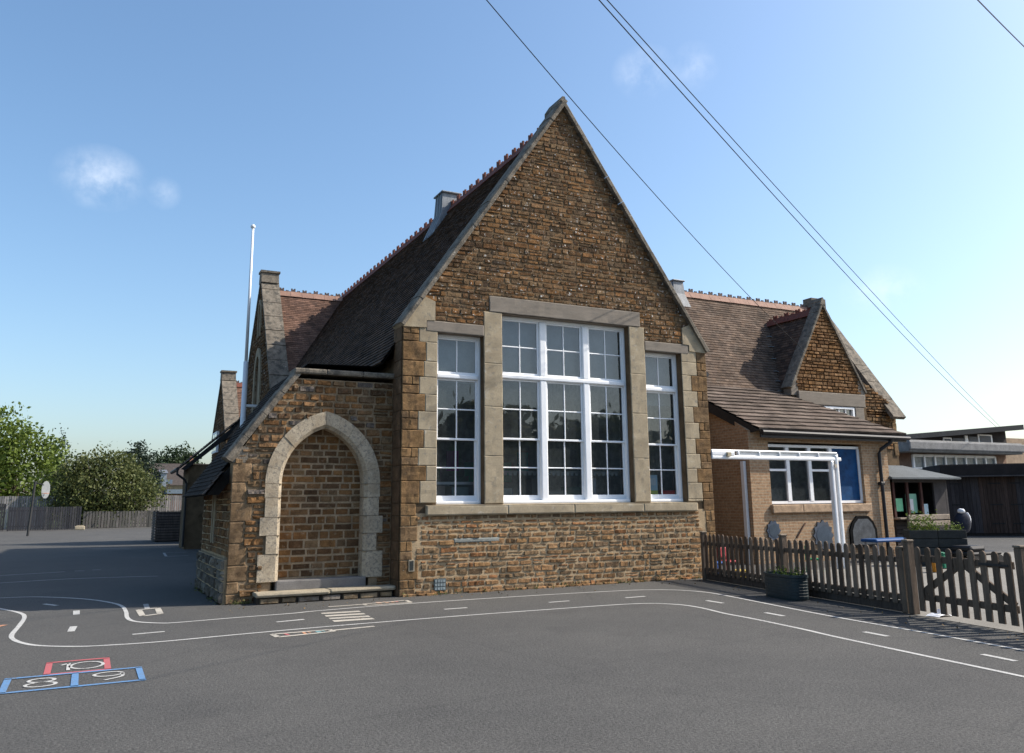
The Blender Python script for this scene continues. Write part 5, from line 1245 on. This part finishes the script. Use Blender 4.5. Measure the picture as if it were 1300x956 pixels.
# ------------------------------------------------------------------ trees
def tree(name,label,base,blobs,trunk_h,tr,n,leaf,m,seed,group=None,cat='tree',clump=14,spread=.45):
    t=thing(name,label,cat,base,group); rnd=random.Random(seed); mb=MB()
    vols=[b[3]*b[4]*b[5] for b in blobs]; tot=sum(vols)
    cents=[]
    for b,v in zip(blobs,vols):
        k=max(3,int(n/clump*v/tot))
        for _ in range(k):
            while True:
                d=Vector((rnd.gauss(0,1),rnd.gauss(0,1),rnd.gauss(0,1)))
                if d.length>.01: break
            d.normalize(); rr=rnd.uniform(.35,1.05)**.6
            rr*=1+.22*noise.noise(d*2.3+Vector((seed,b[0],0)))
            c=Vector((base[0]+b[0]+d.x*b[3]*rr,base[1]+b[1]+d.y*b[4]*rr,b[2]+d.z*b[5]*rr)); cents.append(c)
            tone=rnd.uniform(0,1)
            for _ in range(clump):
                p=c+Vector((rnd.gauss(0,1),rnd.gauss(0,1),rnd.gauss(0,.7)))*spread
                if p.z<.3: continue
                leafq(mb,p,leaf*rnd.uniform(.6,1.3),rnd,min(1,max(0,tone*.7+rnd.uniform(0,.3))))
    part('crown',mb,m,t)
    mb=MB(); b0=Vector(base); top=b0+Vector((0,0,trunk_h)); mb.tube([b0,b0.lerp(top,.5)+Vector((.1,0,0)),top],[tr,tr*.8,tr*.55],8)
    for _ in range(9):
        c=rnd.choice(cents); s=b0.lerp(top,rnd.uniform(.5,1)); mid=s.lerp(c,.5)+Vector((0,0,.3)); mb.tube([s,mid,c],[tr*.4,tr*.25,tr*.08],6)
    part('trunk',mb,M['bark'],t); return t
def base_at(px,D): q=XY(px,D); return (q.x,q.y,0)
b=base_at(22,84)
tree('broadleaf_tree','tall bright green leafy tree behind the fence at the left edge',b,[(-4.2,0,5.2,5,4,4.4),(.4,0,4.6,3.5,3.4,3.8),(-1.8,0,8.0,2.8,2.6,2.2),(-6,0,7.0,3,3,2.8),(1.8,0,6.6,1.6,1.6,1.6),(-1.0,0,9.8,.9,.9,1.0)],4,.35,15000,.36,M['leaf_green'],1,spread=.5)
b=base_at(134,78)
tree('willow_shrub','broad olive drooping willow shrub behind the fence',b,[(0,0,3.2,3.6,2.6,3.0),(-2.0,0,2.8,2.2,2.2,2.6),(2.3,0,2.6,2.0,2.0,2.4),(.6,0,4.8,1.8,1.8,1.3),(-1.4,0,4.8,1.4,1.4,1.3)],2,.25,14000,.27,M['leaf_olive'],2,cat='shrub',spread=.4)
b=base_at(72,98); tree('conifer_tree','dark blue green conifer between the tall tree and the willow',b,[(-.3,0,3,2.0,2,3.5),(0,0,6.2,1.1,1.1,2.2),(.3,0,8.3,.5,.5,1.3)],7,.2,4200,.32,M['leaf_blue'],3,spread=.35)
b=base_at(90,112); tree('distant_shrub','dark rounded shrub low between conifer and willow',b,[(0,0,3,3,2,3)],2,.2,1500,.4,M['leaf_dark'],8,cat='shrub')
b=base_at(175,105); tree('pointed_conifer','small pointed dark conifer rising behind the willow shrub',b,[(0,0,5,2.4,2,3.4),(0,0,7.3,1.2,1.2,1.8),(0,0,8.8,.35,.35,.9)],7,.2,4200,.32,M['leaf_blue'],4,spread=.3)
b=base_at(224,135); tree('domed_tree','dome shaped dark green tree above the bungalow roof',b,[(0,0,6.4,3.6,3,3.9),(-1.8,0,5.4,2,2,3.2),(1.8,0,5.6,2,2,3.2)],5,.3,11000,.45,M['leaf_dark'],5,spread=.5)
for k,(px,D,r_,lab) in enumerate(((-60,90,5,'green tree beyond the left edge of the fence'),)):
    b=base_at(px,D); tree('broadleaf_tree',lab,b,[(0,0,6,5,4,5.5)],4,.3,4000,.45,M['leaf_green'],20+k)
# trees on the street side, seen only as reflections in the panes
for k,(x,y,h) in enumerate(((4,-46,10),(12,-42,9),(20,-40,11),(28,-37,9.5),(36,-32,10),(44,-27,9),(-6,-48,9))):
    tree('street_tree','leafy green street tree standing opposite the school',(x,y,0),[(0,0,h*.40,4.6,3.6,h*.34),(1,0,h*.6,2.4,2.2,h*.2)],3,.25,4200,1.0,M['leaf_olive'],40+k,group='street trees opposite the school',clump=10,spread=.8)

# ------------------------------------------------------------------ overhead wires
def wire(name,label,a,b,sag,r=.011):
    a=Vector(a);b=Vector(b); mb=MB(); pts=[a.lerp(b,i/40)-Vector((0,0,sag*4*(i/40)*(1-i/40))) for i in range(41)]
    mb.tube(pts,r,5,cap=False); o=mb.build(name,M['black']); tag(o,label,'cable','overhead cables crossing the sky'); return o
def RP(px,py,D): d_=ray(px,py); k=D/math.hypot(d_.x,d_.y); return CP+d_*k
def wire3(label,n0,n1,r=.011,ext=1.15,sag=.12,D0=11,D1=27):
    a=RP(*n0,D0); b=RP(*n1,D1); a2=b+(a-b)*ext; wire('overhead_cable',label,a2,b,sag,r)
wire3('single overhead cable ending on the small stone gable verge',(626,0),(1022,446),r=.008,D1=26.3,sag=.28)
wire3('lower of the paired overhead cables running to the modern block',(773,0),(1266,543),r=.010,D0=12,D1=55,sag=.45)
wire3('upper of the paired overhead cables running to the modern block',(777,0),(1269,541),r=.009,D0=12,D1=55,sag=.22)
wire3('short overhead cable crossing the top right corner of the sky',(1242,0),(1330,88),r=.009,D0=12,D1=18,sag=.02)

# ------------------------------------------------------------------ light
SUN_AZ=math.atan2(-.31,.951)      # direction towards the sun in plan
SUN_EL=R(40)
wd=bpy.data.worlds.new('World'); sc.world=wd; wd.use_nodes=True; nt=wd.node_tree
for n in list(nt.nodes): nt.nodes.remove(n)
out=N(nt,'ShaderNodeOutputWorld'); bg=N(nt,'ShaderNodeBackground'); sky=N(nt,'ShaderNodeTexSky'); sky.sky_type='NISHITA'; sky.sun_disc=False
sky.sun_elevation=SUN_EL; sky.sun_rotation=math.pi/2-SUN_AZ
sky.air_density=1.1; sky.dust_density=2.3; sky.ozone_density=3.0; sky.altitude=50
bg.inputs[1].default_value=.142
# faint clouds by direction
tc=N(nt,'ShaderNodeTexCoord'); hs=N(nt,'ShaderNodeHueSaturation'); hs.inputs['Saturation'].default_value=1.08; hs.inputs['Hue'].default_value=.496; nt.links.new(sky.outputs[0],hs.inputs['Color']); base=hs.outputs[0]
def cloud(base,px,py,rad,amt,seed,sx=1.0):
    d=ray(px,py).normalized()
    side=d.cross(Vector((0,0,1))).normalized()
    vm=N(nt,'ShaderNodeVectorMath',operation='SUBTRACT'); nt.links.new(tc.outputs['Generated'],vm.inputs[0]); vm.inputs[1].default_value=d
    no=noise_n(nt,tc.outputs['Generated'],13+seed*.3,6,.6)
    sc_=N(nt,'ShaderNodeVectorMath',operation='MULTIPLY'); nt.links.new(vm.outputs[0],sc_.inputs[0]); sc_.inputs[1].default_value=(1/sx,1/sx,1)
    ln=N(nt,'ShaderNodeVectorMath',operation='LENGTH'); nt.links.new(sc_.outputs[0],ln.inputs[0])
    mr=N(nt,'ShaderNodeMapRange'); mr.inputs[1].default_value=0; mr.inputs[2].default_value=rad; mr.inputs[3].default_value=1; mr.inputs[4].default_value=0; nt.links.new(ln.outputs['Value'],mr.inputs[0])
    r=ramp(nt,no.outputs[0],.34,.74); r.color_ramp.interpolation='EASE'
    mu=N(nt,'ShaderNodeMath',operation='MULTIPLY'); nt.links.new(mr.outputs[0],mu.inputs[0]); nt.links.new(r.outputs[0],mu.inputs[1])
    m2=N(nt,'ShaderNodeMath',operation='MULTIPLY'); m2.inputs[1].default_value=amt; nt.links.new(mu.outputs[0],m2.inputs[0]); m2.use_clamp=True
    return mix(nt,m2.outputs[0],base,(5.6,5.9,6.4))
base=cloud(base,128,226,.036,.55,30,1.4); base=cloud(base,208,245,.02,.3,35); base=cloud(base,818,92,.032,.4,39,1.2); base=cloud(base,882,85,.03,.25,43); base=cloud(base,1120,368,.03,.3,47,1.6)
nt.links.new(base,bg.inputs[0]); nt.links.new(bg.outputs[0],out.inputs[0])
sl=bpy.data.lights.new('sun','SUN'); sl.energy=4.35; sl.angle=R(.5); sl.color=(1,.93,.83)
so=bpy.data.objects.new('sun',sl); COL.objects.link(so)
dirv=-Vector((math.cos(SUN_AZ)*math.cos(SUN_EL),math.sin(SUN_AZ)*math.cos(SUN_EL),math.sin(SUN_EL)))
so.rotation_euler=dirv.to_track_quat('-Z','Y').to_euler()
vs=sc.view_settings; sc.display_settings.display_device='sRGB'; vs.view_transform='Standard'; vs.look='None'; vs.gamma=1; vs.use_curve_mapping=False; vs.exposure=.66
